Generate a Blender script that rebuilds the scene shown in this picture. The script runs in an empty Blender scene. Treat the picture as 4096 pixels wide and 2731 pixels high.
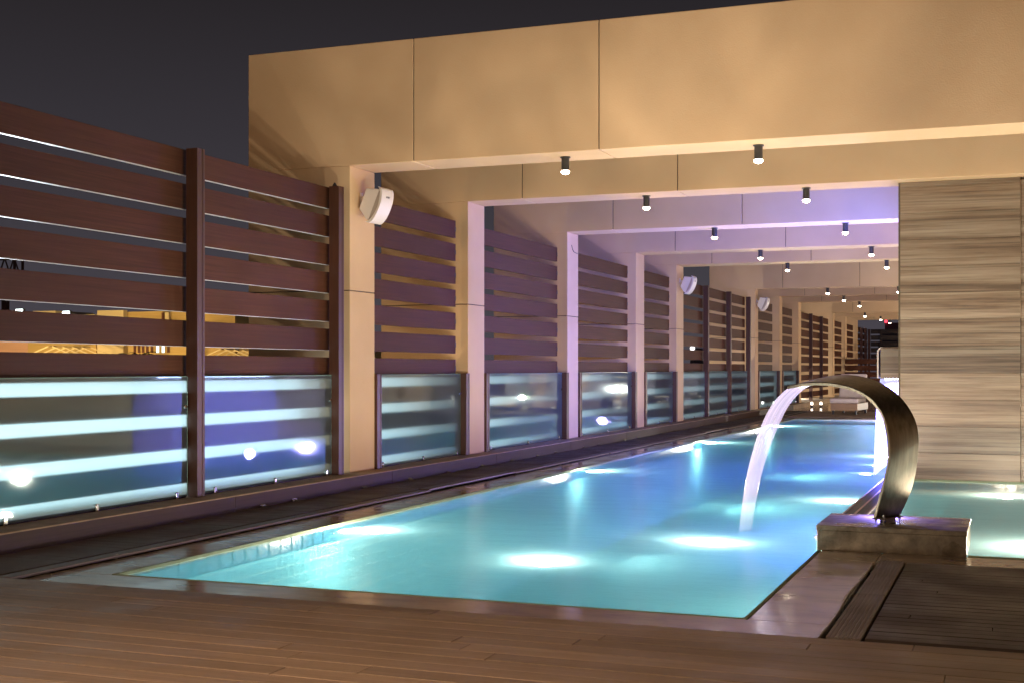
import bpy, bmesh, math, random
from mathutils import Vector, Matrix
random.seed(7)
R = math.radians
SC = bpy.context.scene
COL = SC.collection

# ------------------------------------------------------------------ camera
cam_d = bpy.data.cameras.new("camera")
cam = bpy.data.objects.new("camera", cam_d)
COL.objects.link(cam)
cam.location = (0, 0, 1.5)
cam.rotation_euler = (R(90), 0, R(21.19))
cam_d.sensor_width = 36
cam_d.lens = 36 * 5190 / 4096
cam_d.shift_x = 0.0
cam_d.shift_y = (1473 - 1365.5) / 4096
cam_d.clip_start = 0.05
cam_d.clip_end = 3000
SC.camera = cam

# ------------------------------------------------------------------ world: light-polluted night sky
W = bpy.data.worlds.new("World")
SC.world = W
W.use_nodes = True
wn = W.node_tree.nodes; wl = W.node_tree.links
wn.clear()
wo = wn.new("ShaderNodeOutputWorld"); wb = wn.new("ShaderNodeBackground")
wt = wn.new("ShaderNodeTexCoord"); ws = wn.new("ShaderNodeSeparateXYZ"); wr = wn.new("ShaderNodeValToRGB")
wl.new(wt.outputs["Generated"], ws.inputs[0]); wl.new(ws.outputs["Z"], wr.inputs[0])
e = wr.color_ramp.elements
e[0].position = 0.0; e[0].color = (0.058, 0.052, 0.064, 1)
e[1].position = 0.6; e[1].color = (0.011, 0.0095, 0.0105, 1)
m_ = e.new(0.10); m_.color = (0.040, 0.036, 0.044, 1)
m_ = e.new(0.28); m_.color = (0.017, 0.0145, 0.0165, 1)
wl.new(wr.outputs[0], wb.inputs["Color"]); wb.inputs["Strength"].default_value = 1.0
wl.new(wb.outputs[0], wo.inputs["Surface"])

SC.view_settings.view_transform = 'Standard'
SC.view_settings.look = 'None'
SC.view_settings.exposure = 0.25
SC.view_settings.gamma = 1.0
SC.cycles.use_denoising = True
SC.cycles.max_bounces = 8
SC.cycles.transparent_max_bounces = 12
SC.cycles.caustics_reflective = False
SC.cycles.caustics_refractive = False
SC.cycles.sample_clamp_indirect = 4.0

WARM = (1.0, 0.72, 0.42); VIOLET = (0.25, 0.15, 1.0)

def point_lamp(name, loc, power, col, radius=0.1):
    l = bpy.data.lights.new(name, 'POINT'); l.energy = power; l.color = col; l.shadow_soft_size = radius
    o = bpy.data.objects.new(name, l); COL.objects.link(o); o.location = loc
    return o
def spot_lamp(name, loc, target, power, col, angle, blend=0.5, radius=0.05):
    l = bpy.data.lights.new(name, 'SPOT'); l.energy = power; l.color = col; l.shadow_soft_size = radius
    l.spot_size = R(angle); l.spot_blend = blend
    o = bpy.data.objects.new(name, l); COL.objects.link(o); o.location = loc
    o.rotation_euler = (Vector(target) - Vector(loc)).to_track_quat('-Z', 'Y').to_euler()
    return o
def area_lamp(name, loc, target, power, col, sx, sy):
    l = bpy.data.lights.new(name, 'AREA'); l.energy = power; l.color = col
    l.shape = 'RECTANGLE'; l.size = sx; l.size_y = sy
    o = bpy.data.objects.new(name, l); COL.objects.link(o); o.location = loc
    o.rotation_euler = (Vector(target) - Vector(loc)).to_track_quat('-Z', 'Y').to_euler()
    return o

def rippled(o, lo=0.42, hi=1.7, sc=6.0):
    """light broken up by the moving water above the lamp"""
    l = o.data; l.use_nodes = True; n = l.node_tree.nodes; k = l.node_tree.links
    em = n["Emission"]; tc = n.new("ShaderNodeTexCoord"); t = n.new("ShaderNodeTexNoise")
    t.inputs["Scale"].default_value = sc; t.inputs["Detail"].default_value = 2.5; t.inputs["Distortion"].default_value = 0.8
    k.new(tc.outputs["Normal"], t.inputs["Vector"]); mr = n.new("ShaderNodeMapRange")
    mr.inputs["From Min"].default_value = 0.35; mr.inputs["From Max"].default_value = 0.68
    mr.inputs["To Min"].default_value = lo; mr.inputs["To Max"].default_value = hi
    k.new(t.outputs["Fac"], mr.inputs["Value"]); k.new(mr.outputs[0], em.inputs["Strength"])
    return o
# pool lights, just under the surface: middle of the basin, left wall, right wall, side pool
LW = (1.0, 0.90, 0.76)
point_lamp("pool_light", (-3.45, 9.6, -0.09), 420, LW, 0.07)
rippled(spot_lamp("pool_light", (-3.45, 9.6, -0.13), (-5.4, 13.6, 3.6), 1050, LW, 120, 1.0, 0.09))
for y in (10.9, 18.5, 26.4, 34.7):
    spot_lamp("pool_wall_light", (-5.90, y, -0.12), (-2.0, y, 0.5), 700 if y < 20 else 1300, (0.92, 1.0, 0.85) if y > 20 else LW, 168, 0.35, 0.07)
rippled(spot_lamp("pool_wall_light", (-2.45, 11.2, -0.13), (-5.6, 14.5, 3.8), 900, LW, 124, 1.0, 0.09))
point_lamp("pool_wall_light", (-5.60, 10.9, -0.09), 260, LW, 0.07)
for x, y, p in ((-2.45, 11.2, 480), (-1.85, 15.3, 650)):
    point_lamp("pool_wall_light", (x, y, -0.13), p, LW, 0.07)
for x, y, p in ((0.35, 11.9, 750), (-0.10, 16.6, 220), (2.0, 12.5, 760), (2.0, 16.8, 520)):
    point_lamp("side_pool_and_fill_light", (x, y, -0.16), p, LW, 0.08)  # rightmost pair lies out of view, added to light the near frames
# unseen fill lamps added behind the pillar to light the farther frames
for x, y, z, p in ((0.8, 21.3, 0.3, 130), (1.0, 25.8, 0.3, 330), (1.0, 29.8, 0.3, 300), (0.5, 38.0, 0.5, 650), (1.0, 56.0, 0.6, 1500), (1.0, 67.0, 0.6, 700)):
    point_lamp("frame_fill_light", (x, y, z), p, LW, 0.08)
# violet led light of the waterfall wall and of its basin
area_lamp("waterfall_light", (-1.60, 20.8, 1.33), (-1.75, 20.8, -0.6), 6000, (0.12, 0.11, 1.0), 3.4, 0.05).data.spread = R(140)
for y, p in ((19.5, 150), (21.2, 220), (23.3, 3000)):
    point_lamp("waterfall_basin_light", (-2.02, y, -0.12), p, (0.42, 0.34, 1.0), 0.08)
for y, p in ((20.6, 450), (21.5, 650), (22.3, 900)):
    spot_lamp("violet_frame_fill", (-1.62, y, 1.92), (-6.0, y + 2.6, 3.6), p, (0.10, 0.17, 1.0), 146, 0.6, 0.07)  # unseen violet spots added above the block to colour the frames
point_lamp("fountain_led_light", (-1.05, 11.70, 0.27), 55, (0.28, 0.22, 1.0), 0.02)
for y, p in ((18.5, 130), (26.4, 330), (34.7, 420)):
    point_lamp("pool_wall_light", (-5.80, y, -0.12), p, (0.95, 1.0, 0.92), 0.07)
fs_ = area_lamp("facade_strip_light", (-9.15, 7.5, 0.60), (-7.9, 7.5, 2.9), 1500, (0.85, 0.95, 1.0), 0.1, 8.0)
fs_.data.spread = R(70)
point_lamp("far_violet_light", (-3.6, 38.7, -0.12), 420, (0.5, 0.35, 1.0), 0.1)
# small unseen lamps added outside the fence to light the outer frame fins
for y, p, c in ((16.0, 60, WARM), (19.6, 60, WARM), (24.4, 60, WARM), (29.0, 40, WARM)):
    point_lamp("fin_fill_light", (-8.8, y, 0.55), p, c, 0.05)
for y, p in ((33.0, 90), (38.6, 150), (42.6, 80), (47.6, 90), (52.5, 150), (57.0, 150), (61.8, 90), (66.6, 90)):
    point_lamp("fin_fill_light", (-8.8, y, 0.42), p, (1.0, 0.92, 0.78), 0.05)
# warm terrace lamps behind and beside the photographer
spot_lamp("terrace_light", (-3.4, 2.2, 3.2), (-3.3, 3.9, 0.0), 760, (1.0, 0.66, 0.42), 92, 1.0, 0.08)
area_lamp("terrace_wash", (-6.0, -5.0, 3.4), (-4.0, 14.0, 4.2), 450, (1.0, 0.66, 0.38), 1.6, 1.2)
# street light on the neighbouring buildings
for x, y, z, p in ((-58, 56, -3, 2300), (-47, 55, -3, 1900)):
    area_lamp("street_light", (x, y, z), (x - 1, 70, 1.5), p, (1.0, 0.68, 0.26), 4, 1.5)

# ------------------------------------------------------------------ materials
def new_mat(name):
    m = bpy.data.materials.new(name); m.use_nodes = True
    nt = m.node_tree; b = nt.nodes["Principled BSDF"]
    return m, nt.nodes, nt.links, b
def simple(name, col, rough=0.5, metal=0.0, spec=0.5, noise=0.0, scale=20.0, bump=0.0, bscale=200.0):
    m, n, l, b = new_mat(name)
    b.inputs["Base Color"].default_value = (*col, 1); b.inputs["Roughness"].default_value = rough
    b.inputs["Metallic"].default_value = metal; b.inputs["Specular IOR Level"].default_value = spec
    tc = n.new("ShaderNodeTexCoord")
    if noise:
        t = n.new("ShaderNodeTexNoise"); t.inputs["Scale"].default_value = scale; t.inputs["Detail"].default_value = 6
        l.new(tc.outputs["Object"], t.inputs["Vector"])
        r = n.new("ShaderNodeValToRGB")
        r.color_ramp.elements[0].position = 0.3; r.color_ramp.elements[1].position = 0.7
        r.color_ramp.elements[0].color = (*[c * (1 - noise) for c in col], 1)
        r.color_ramp.elements[1].color = (*[min(1, c * (1 + noise)) for c in col], 1)
        l.new(t.outputs["Fac"], r.inputs[0]); l.new(r.outputs[0], b.inputs["Base Color"])
    if bump:
        t = n.new("ShaderNodeTexNoise"); t.inputs["Scale"].default_value = bscale; t.inputs["Detail"].default_value = 4
        l.new(tc.outputs["Object"], t.inputs["Vector"])
        bp = n.new("ShaderNodeBump"); bp.inputs["Strength"].default_value = bump; bp.inputs["Distance"].default_value = 0.004
        l.new(t.outputs["Fac"], bp.inputs["Height"]); l.new(bp.outputs[0], b.inputs["Normal"])
    return m
def emit(name, col, s):
    m = bpy.data.materials.new(name); m.use_nodes = True
    n = m.node_tree.nodes; n.clear()
    o = n.new("ShaderNodeOutputMaterial"); e = n.new("ShaderNodeEmission")
    e.inputs["Color"].default_value = (*col, 1); e.inputs["Strength"].default_value = s
    m.node_tree.links.new(e.outputs[0], o.inputs[0])
    return m
def streaks(name, cols, rough, vec_scale, scale=1.0, per_island=0.0, bump=0.3, detail=8, rough_var=0.0, spec=0.5, bdist=0.002):
    """stretched noise: wood grain, veined stone"""
    m, n, l, b = new_mat(name)
    tc = n.new("ShaderNodeTexCoord"); mp = n.new("ShaderNodeMapping"); mp.inputs["Scale"].default_value = vec_scale
    t = n.new("ShaderNodeTexNoise"); t.inputs["Scale"].default_value = scale; t.inputs["Detail"].default_value = detail
    t.inputs["Roughness"].default_value = 0.62
    l.new(tc.outputs["Object"], mp.inputs[0]); l.new(mp.outputs[0], t.inputs["Vector"])
    r = n.new("ShaderNodeValToRGB"); el = r.color_ramp.elements
    el[0].position, el[0].color = cols[0][0], (*cols[0][1], 1)
    el[1].position, el[1].color = cols[-1][0], (*cols[-1][1], 1)
    for p, c in cols[1:-1]:
        x = el.new(p); x.color = (*c, 1)
    l.new(t.outputs["Fac"], r.inputs[0])
    out = r.outputs[0]
    if per_island:
        g = n.new("ShaderNodeNewGeometry"); mr = n.new("ShaderNodeMapRange")
        mr.inputs["To Min"].default_value = 1 - per_island; mr.inputs["To Max"].default_value = 1 + per_island
        l.new(g.outputs["Random Per Island"], mr.inputs["Value"])
        vm = n.new("ShaderNodeVectorMath"); vm.operation = 'SCALE'
        l.new(out, vm.inputs[0]); l.new(mr.outputs[0], vm.inputs["Scale"]); out = vm.outputs[0]
        ad = n.new("ShaderNodeVectorMath"); ad.operation = 'MULTIPLY_ADD'
        cb = n.new("ShaderNodeCombineXYZ")
        for i in range(3): l.new(g.outputs["Random Per Island"], cb.inputs[i])
        ad.inputs[1].default_value = (37, 41, 53); l.new(cb.outputs[0], ad.inputs[0]); l.new(mp.outputs[0], ad.inputs[2])
        l.new(ad.outputs[0], t.inputs["Vector"])
    l.new(out, b.inputs["Base Color"])
    b.inputs["Roughness"].default_value = rough; b.inputs["Specular IOR Level"].default_value = spec
    if rough_var:
        t2 = n.new("ShaderNodeTexNoise"); t2.inputs["Scale"].default_value = 1.7; t2.inputs["Detail"].default_value = 5
        l.new(tc.outputs["Object"], t2.inputs["Vector"])
        m2 = n.new("ShaderNodeMapRange"); m2.inputs["From Min"].default_value = 0.35; m2.inputs["From Max"].default_value = 0.65
        m2.inputs["To Min"].default_value = max(0.02, rough - rough_var); m2.inputs["To Max"].default_value = rough + rough_var
        l.new(t2.outputs["Fac"], m2.inputs["Value"]); l.new(m2.outputs[0], b.inputs["Roughness"])
    if bump:
        bp = n.new("ShaderNodeBump"); bp.inputs["Strength"].default_value = bump; bp.inputs["Distance"].default_value = bdist
        l.new(t.outputs["Fac"], bp.inputs["Height"]); l.new(bp.outputs[0], b.inputs["Normal"])
    return m

M = {}
# stucco of the frames
m, n, l, b = new_mat("beige_stucco")
tc = n.new("ShaderNodeTexCoord")
t1 = n.new("ShaderNodeTexNoise"); t1.inputs["Scale"].default_value = 0.55; t1.inputs["Detail"].default_value = 5
t2 = n.new("ShaderNodeTexNoise"); t2.inputs["Scale"].default_value = 55; t2.inputs["Detail"].default_value = 5
l.new(tc.outputs["Object"], t1.inputs["Vector"]); l.new(tc.outputs["Object"], t2.inputs["Vector"])
r = n.new("ShaderNodeValToRGB"); r.color_ramp.elements[0].position = 0.35; r.color_ramp.elements[1].position = 0.68
r.color_ramp.elements[0].color = (0.56, 0.375, 0.215, 1); r.color_ramp.elements[1].color = (0.67, 0.465, 0.28, 1)
l.new(t1.outputs["Fac"], r.inputs[0]); l.new(r.outputs[0], b.inputs["Base Color"]); b.inputs["Roughness"].default_value = 0.92
bp = n.new("ShaderNodeBump"); bp.inputs["Strength"].default_value = 0.55; bp.inputs["Distance"].default_value = 0.004
l.new(t2.outputs["Fac"], bp.inputs["Height"]); l.new(bp.outputs[0], b.inputs["Normal"])
M['stucco'] = m
M['joint'] = simple("dark_joint", (0.10, 0.075, 0.05), 0.9, noise=0.2)
M['ledge'] = simple("ledge_render", (0.30, 0.21, 0.13), 0.8, noise=0.25, scale=6, bump=0.4, bscale=60)
M['slat'] = streaks("red_brown_composite", [(0.3, (0.048, 0.0145, 0.0065)), (0.5, (0.061, 0.0195, 0.0088)), (0.72, (0.080, 0.026, 0.012))], 0.7, (30, 1.2, 60), 1.0, 0.08, 0.25, spec=0.2)
M['post'] = streaks("red_brown_post", [(0.3, (0.05, 0.017, 0.009)), (0.7, (0.075, 0.026, 0.014))], 0.5, (40, 40, 1.5), 1.0, 0.05, 0.2)
M['kerb'] = streaks("brown_kerb_board", [(0.3, (0.028, 0.014, 0.008)), (0.7, (0.050, 0.025, 0.015))], 0.6, (20, 0.8, 45), 1.0, 0.12, 0.35, spec=0.2)
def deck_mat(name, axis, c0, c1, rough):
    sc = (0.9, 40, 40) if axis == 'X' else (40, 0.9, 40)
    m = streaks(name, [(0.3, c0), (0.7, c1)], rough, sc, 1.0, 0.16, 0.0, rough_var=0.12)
    n = m.node_tree.nodes; l = m.node_tree.links; b = n["Principled BSDF"]
    tc = n.new("ShaderNodeTexCoord"); wv = n.new("ShaderNodeTexWave")
    wv.wave_type = 'BANDS'; wv.bands_direction = 'Y' if axis == 'X' else 'X'
    wv.inputs["Scale"].default_value = 27.0 if 'ribbed' in name else 42.0
    wv.inputs["Distortion"].default_value = 0.25; wv.inputs["Detail"].default_value = 2
    l.new(tc.outputs["Object"], wv.inputs["Vector"])
    bp = n.new("ShaderNodeBump"); bp.inputs["Strength"].default_value = 0.8 if 'ribbed' in name else 0.35
    bp.inputs["Distance"].default_value = 0.004 if 'ribbed' in name else 0.0018
    l.new(wv.outputs["Fac"], bp.inputs["Height"]); l.new(bp.outputs[0], b.inputs["Normal"])
    return m
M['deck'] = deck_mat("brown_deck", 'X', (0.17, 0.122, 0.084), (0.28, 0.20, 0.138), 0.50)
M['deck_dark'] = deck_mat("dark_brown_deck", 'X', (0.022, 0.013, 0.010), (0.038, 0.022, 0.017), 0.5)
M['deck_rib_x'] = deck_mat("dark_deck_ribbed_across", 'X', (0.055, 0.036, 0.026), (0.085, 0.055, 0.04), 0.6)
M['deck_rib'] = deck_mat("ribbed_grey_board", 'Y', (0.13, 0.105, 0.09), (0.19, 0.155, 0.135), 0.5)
M['deck_edge'] = streaks("deck_edge_board", [(0.3, (0.07, 0.042, 0.03)), (0.7, (0.11, 0.065, 0.046))], 0.5, (40, 0.9, 40), 1.0, 0.15, 0.2)
M['void'] = simple("dark_gap", (0.01, 0.008, 0.007), 0.9)
M['coping'] = streaks("wet_stone_coping", [(0.3, (0.22, 0.18, 0.135)), (0.5, (0.34, 0.28, 0.21)), (0.72, (0.44, 0.36, 0.27))], 0.17, (1.0, 3.0, 1.0), 1.6, 0.0, 0.12, rough_var=0.08, bdist=0.004)
M['marble'] = None
# striped marble
m, n, l, b = new_mat("striped_marble")
tc = n.new("ShaderNodeTexCoord"); mp = n.new("ShaderNodeMapping"); mp.inputs["Scale"].default_value = (0.12, 0.12, 3.2)
sz = n.new("ShaderNodeSeparateXYZ"); l.new(tc.outputs["Object"], sz.inputs[0])
dv = n.new("ShaderNodeMath"); dv.operation = 'DIVIDE'; dv.inputs[1].default_value = 0.36; l.new(sz.outputs[2], dv.inputs[0])
fl0 = n.new("ShaderNodeMath"); fl0.operation = 'FLOOR'; l.new(dv.outputs[0], fl0.inputs[0])
wn_ = n.new("ShaderNodeTexWhiteNoise"); wn_.noise_dimensions = '1D'; l.new(fl0.outputs[0], wn_.inputs["W"])
of_ = n.new("ShaderNodeMath"); of_.operation = 'MULTIPLY_ADD'; of_.inputs[1].default_value = 9.0; l.new(wn_.outputs["Value"], of_.inputs[0]); l.new(sz.outputs[2], of_.inputs[2])
cm_ = n.new("ShaderNodeCombineXYZ"); l.new(sz.outputs[0], cm_.inputs[0]); l.new(sz.outputs[1], cm_.inputs[1]); l.new(of_.outputs[0], cm_.inputs[2])
l.new(cm_.outputs[0], mp.inputs[0])
tA = n.new("ShaderNodeTexNoise"); tA.inputs["Scale"].default_value = 1.5; tA.inputs["Detail"].default_value = 10; tA.inputs["Roughness"].default_value = 0.72
tA.inputs["Distortion"].default_value = 0.15
l.new(mp.outputs[0], tA.inputs["Vector"])
mp2 = n.new("ShaderNodeMapping"); mp2.inputs["Scale"].default_value = (0.22, 0.22, 24.0); l.new(cm_.outputs[0], mp2.inputs[0])
tB = n.new("ShaderNodeTexNoise"); tB.inputs["Scale"].default_value = 1.8; tB.inputs["Detail"].default_value = 8; tB.inputs["Roughness"].default_value = 0.7
l.new(mp2.outputs[0], tB.inputs["Vector"])
ra = n.new("ShaderNodeValToRGB"); ea = ra.color_ramp.elements
ea[0].position = 0.36; ea[0].color = (0.085, 0.055, 0.036, 1); ea[1].position = 0.64; ea[1].color = (0.29, 0.235, 0.182, 1)
x = ea.new(0.44); x.color = (0.16, 0.11, 0.075, 1); x = ea.new(0.53); x.color = (0.225, 0.172, 0.126, 1)
l.new(tA.outputs["Fac"], ra.inputs[0])
rb = n.new("ShaderNodeValToRGB"); eb = rb.color_ramp.elements
eb[0].position = 0.34; eb[0].color = (0.22, 0.18, 0.155, 1); eb[1].position = 0.50; eb[1].color = (1.05, 1.03, 1.0, 1)
l.new(tB.outputs["Fac"], rb.inputs[0])
mx = n.new("ShaderNodeMix"); mx.data_type = 'RGBA'; mx.blend_type = 'MULTIPLY'; mx.inputs[0].default_value = 0.8
cmr = n.new("ShaderNodeMapRange"); cmr.inputs["To Min"].default_value = 0.72; cmr.inputs["To Max"].default_value = 1.25
l.new(wn_.outputs["Value"], cmr.inputs["Value"]); csc = n.new("ShaderNodeVectorMath"); csc.operation = 'SCALE'
l.new(ra.outputs[0], csc.inputs[0]); l.new(cmr.outputs[0], csc.inputs["Scale"])
l.new(csc.outputs[0], mx.inputs[6]); l.new(rb.outputs[0], mx.inputs[7]); l.new(mx.outputs[2], b.inputs["Base Color"])
b.inputs["Roughness"].default_value = 0.38
M['marble'] = m
# pool tiles
def tiles(name, c1, c2, mortar, size, rough=0.25):
    m, n, l, b = new_mat(name)
    tc = n.new("ShaderNodeTexCoord"); br = n.new("ShaderNodeTexBrick")
    br.offset = 0.0; br.inputs["Scale"].default_value = 1.0
    br.inputs["Brick Width"].default_value = size; br.inputs["Row Height"].default_value = size
    br.inputs["Mortar Size"].default_value = size * 0.05
    br.inputs["Color1"].default_value = (*c1, 1); br.inputs["Color2"].default_value = (*c2, 1); br.inputs["Mortar"].default_value = (*mortar, 1)
    return m, n, l, b, tc, br
m, n, l, b, tc, br = tiles("pool_tile", (0.050, 0.195, 0.250), (0.066, 0.215, 0.270), (0.15, 0.34, 0.37), 0.10)
sx_ = n.new("ShaderNodeSeparateXYZ"); cx_ = n.new("ShaderNodeCombineXYZ"); ad = n.new("ShaderNodeMath"); ad.operation = 'ADD'
l.new(tc.outputs["Object"], sx_.inputs[0]); l.new(sx_.outputs[0], ad.inputs[0]); l.new(sx_.outputs[2], ad.inputs[1])
l.new(ad.outputs[0], cx_.inputs[0]); l.new(sx_.outputs[1], cx_.inputs[1]); l.new(cx_.outputs[0], br.inputs["Vector"])
l.new(br.outputs["Color"], b.inputs["Base Color"]); b.inputs["Roughness"].default_value = 0.9; b.inputs["Specular IOR Level"].default_value = 0.0
M['pool_tile'] = m
M['waterline_tile'] = simple("dark_blue_waterline_tile", (0.006, 0.05, 0.10), 0.2, noise=0.3, scale=9)
M['pale_lip'] = simple("pale_pool_lip", (0.26, 0.31, 0.22), 0.9, spec=0.0, noise=0.1, scale=8)
M['mosaic'] = simple("violet_grey_mosaic", (0.34, 0.34, 0.48), 0.3, noise=0.25, scale=40)
# water
def water(name, tint, blur_tint, transl):
    m = bpy.data.materials.new(name); m.use_nodes = True
    n = m.node_tree.nodes; l = m.node_tree.links; n.clear()
    o = n.new("ShaderNodeOutputMaterial")
    tc = n.new("ShaderNodeTexCoord")
    mp = n.new("ShaderNodeMapping"); mp.inputs["Scale"].default_value = (1.0, 2.2, 1.0)
    mp.inputs["Rotation"].default_value = (0, 0, R(20)); l.new(tc.outputs["Object"], mp.inputs[0])
    a = n.new("ShaderNodeTexNoise"); a.inputs["Scale"].default_value = 1.6; a.inputs["Detail"].default_value = 3
    f_ = n.new("ShaderNodeTexNoise"); f_.inputs["Scale"].default_value = 22.0; f_.inputs["Detail"].default_value = 4
    l.new(mp.outputs[0], a.inputs["Vector"]); l.new(mp.outputs[0], f_.inputs["Vector"])
    b1 = n.new("ShaderNodeBump"); b1.inputs["Strength"].default_value = 0.12; b1.inputs["Distance"].default_value = 0.05
    b2 = n.new("ShaderNodeBump"); b2.inputs["Strength"].default_value = 0.45; b2.inputs["Distance"].default_value = 0.006
    l.new(a.outputs["Fac"], b1.inputs["Height"]); l.new(f_.outputs["Fac"], b2.inputs["Height"]); l.new(b1.outputs[0], b2.inputs["Normal"])
    tr = n.new("ShaderNodeBsdfTransparent"); tr.inputs[0].default_value = (0.95, 0.88, 0.78, 1)
    rf = n.new("ShaderNodeBsdfRefraction"); rf.inputs["IOR"].default_value = 1.33; rf.inputs["Roughness"].default_value = 0.35
    rf.inputs["Color"].default_value = (*tint, 1); l.new(b2.outputs[0], rf.inputs["Normal"])
    tl = n.new("ShaderNodeBsdfTranslucent"); tl.inputs["Color"].default_value = (*blur_tint, 1); l.new(b2.outputs[0], tl.inputs["Normal"])
    gl = n.new("ShaderNodeBsdfGlossy"); gl.inputs["Roughness"].default_value = 0.13; l.new(b2.outputs[0], gl.inputs["Normal"])
    x1 = n.new("ShaderNodeMixShader"); x1.inputs[0].default_value = 0.6
    l.new(tr.outputs[0], x1.inputs[1]); l.new(rf.outputs[0], x1.inputs[2])
    x2 = n.new("ShaderNodeMixShader"); x2.inputs[0].default_value = transl
    l.new(x1.outputs[0], x2.inputs[1]); l.new(tl.outputs[0], x2.inputs[2])
    fr = n.new("ShaderNodeFresnel"); fr.inputs["IOR"].default_value = 1.33; l.new(b2.outputs[0], fr.inputs["Normal"])
    mr = n.new("ShaderNodeMapRange"); mr.inputs["To Max"].default_value = 0.55; l.new(fr.outputs[0], mr.inputs["Value"])
    x3 = n.new("ShaderNodeMixShader"); l.new(mr.outputs[0], x3.inputs[0])
    l.new(x2.outputs[0], x3.inputs[1]); l.new(gl.outputs[0], x3.inputs[2])
    l.new(x3.outputs[0], o.inputs["Surface"])
    return m
M['water'] = water("pool_water", (0.62, 0.93, 0.95), (0.36, 0.70, 0.74), 0.06)
M['side_water'] = water("side_pool_water", (0.75, 0.93, 0.90), (0.55, 0.80, 0.76), 0.12)
# glass of the balustrade
def glass_mat(name, rough, blur, milk, refl):
    m = bpy.data.materials.new(name); m.use_nodes = True
    n = m.node_tree.nodes; l = m.node_tree.links; n.clear()
    o = n.new("ShaderNodeOutputMaterial"); tr = n.new("ShaderNodeBsdfTransparent"); tr.inputs[0].default_value = (0.80, 0.90, 0.90, 1)
    gl = n.new("ShaderNodeBsdfGlossy"); gl.inputs["Roughness"].default_value = 0.03; gl.inputs["Color"].default_value = (0.70, 0.88, 0.98, 1)
    fr = n.new("ShaderNodeFresnel"); fr.inputs["IOR"].default_value = 1.5
    mr = n.new("ShaderNodeMapRange"); mr.inputs["To Min"].default_value = refl; mr.inputs["To Max"].default_value = 1.0
    l.new(fr.outputs[0], mr.inputs["Value"]); x = n.new("ShaderNodeMixShader")
    gg = n.new("ShaderNodeNewGeometry"); inv = n.new("ShaderNodeMath"); inv.operation = 'SUBTRACT'; inv.inputs[0].default_value = 1.0
    l.new(gg.outputs["Backfacing"], inv.inputs[1]); mm = n.new("ShaderNodeMath"); mm.operation = 'MULTIPLY'
    l.new(inv.outputs[0], mm.inputs[0]); l.new(mr.outputs[0], mm.inputs[1]); l.new(mm.outputs[0], x.inputs[0])
    rf = n.new("ShaderNodeBsdfRefraction"); rf.inputs["IOR"].default_value = 1.25; rf.inputs["Roughness"].default_value = rough
    rf.inputs["Color"].default_value = (0.80, 0.93, 0.96, 1)
    hz = n.new("ShaderNodeMixShader"); hz.inputs[0].default_value = blur; l.new(tr.outputs[0], hz.inputs[1]); l.new(rf.outputs[0], hz.inputs[2])
    tl = n.new("ShaderNodeBsdfTranslucent"); tl.inputs[0].default_value = (0.62, 0.80, 0.95, 1)
    df = n.new("ShaderNodeBsdfDiffuse"); df.inputs[0].default_value = (0.50, 0.62, 0.80, 1)
    fm = n.new("ShaderNodeMixShader"); fm.inputs[0].default_value = 0.5; l.new(tl.outputs[0], fm.inputs[1]); l.new(df.outputs[0], fm.inputs[2])
    f2 = n.new("ShaderNodeMixShader"); l.new(hz.outputs[0], f2.inputs[1]); l.new(fm.outputs[0], f2.inputs[2])
    tc = n.new("ShaderNodeTexCoord"); t = n.new("ShaderNodeTexNoise"); t.inputs["Scale"].default_value = 3.0; t.inputs["Detail"].default_value = 7
    l.new(tc.outputs["Object"], t.inputs["Vector"]); m3 = n.new("ShaderNodeMapRange"); m3.inputs["From Min"].default_value = 0.3; m3.inputs["From Max"].default_value = 0.7
    m3.inputs["To Min"].default_value = milk * 0.7; m3.inputs["To Max"].default_value = milk * 1.35
    l.new(t.outputs["Fac"], m3.inputs["Value"]); l.new(m3.outputs[0], f2.inputs[0])
    l.new(f2.outputs[0], x.inputs[1]); l.new(gl.outputs[0], x.inputs[2]); l.new(x.outputs[0], o.inputs[0])
    return m
M['glass'] = glass_mat("balustrade_glass", 0.35, 0.75, 0.07, 0.19)
M['frosted_glass'] = glass_mat("frosted_glass", 0.44, 0.80, 0.13, 0.17)
M['glass_edge'] = simple("green_glass_edge", (0.25, 0.42, 0.38), 0.2)
M['steel'] = simple("polished_steel", (0.62, 0.60, 0.57), 0.18, 1.0, noise=0.1, scale=30)
m = streaks("brushed_steel", [(0.3, (0.07, 0.060, 0.048)), (0.7, (0.13, 0.113, 0.092))], 0.40, (30, 30, 1.5), 1.0, 0.0, 0.06, rough_var=0.08)
m.node_tree.nodes["Principled BSDF"].inputs["Metallic"].default_value = 1.0
M['brushed'] = m
M['trim'] = simple('pale_glint_strip', (0.75, 0.77, 0.80), 0.45, 0.3, noise=0.1, scale=3)
M['white_plastic'] = simple("white_plastic", (0.72, 0.66, 0.62), 0.45, noise=0.03, scale=5)
M['grille'] = simple("speaker_grille", (0.42, 0.35, 0.30), 0.7, noise=0.1, scale=300)
M['black'] = simple("black_metal", (0.03, 0.03, 0.032), 0.4, noise=0.2, scale=20)
M['dark_text'] = simple("dark_lettering", (0.05, 0.04, 0.06), 0.5)
M['lamp_glow'] = emit("lamp_glow", (1.0, 0.82, 0.62), 40)
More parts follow.
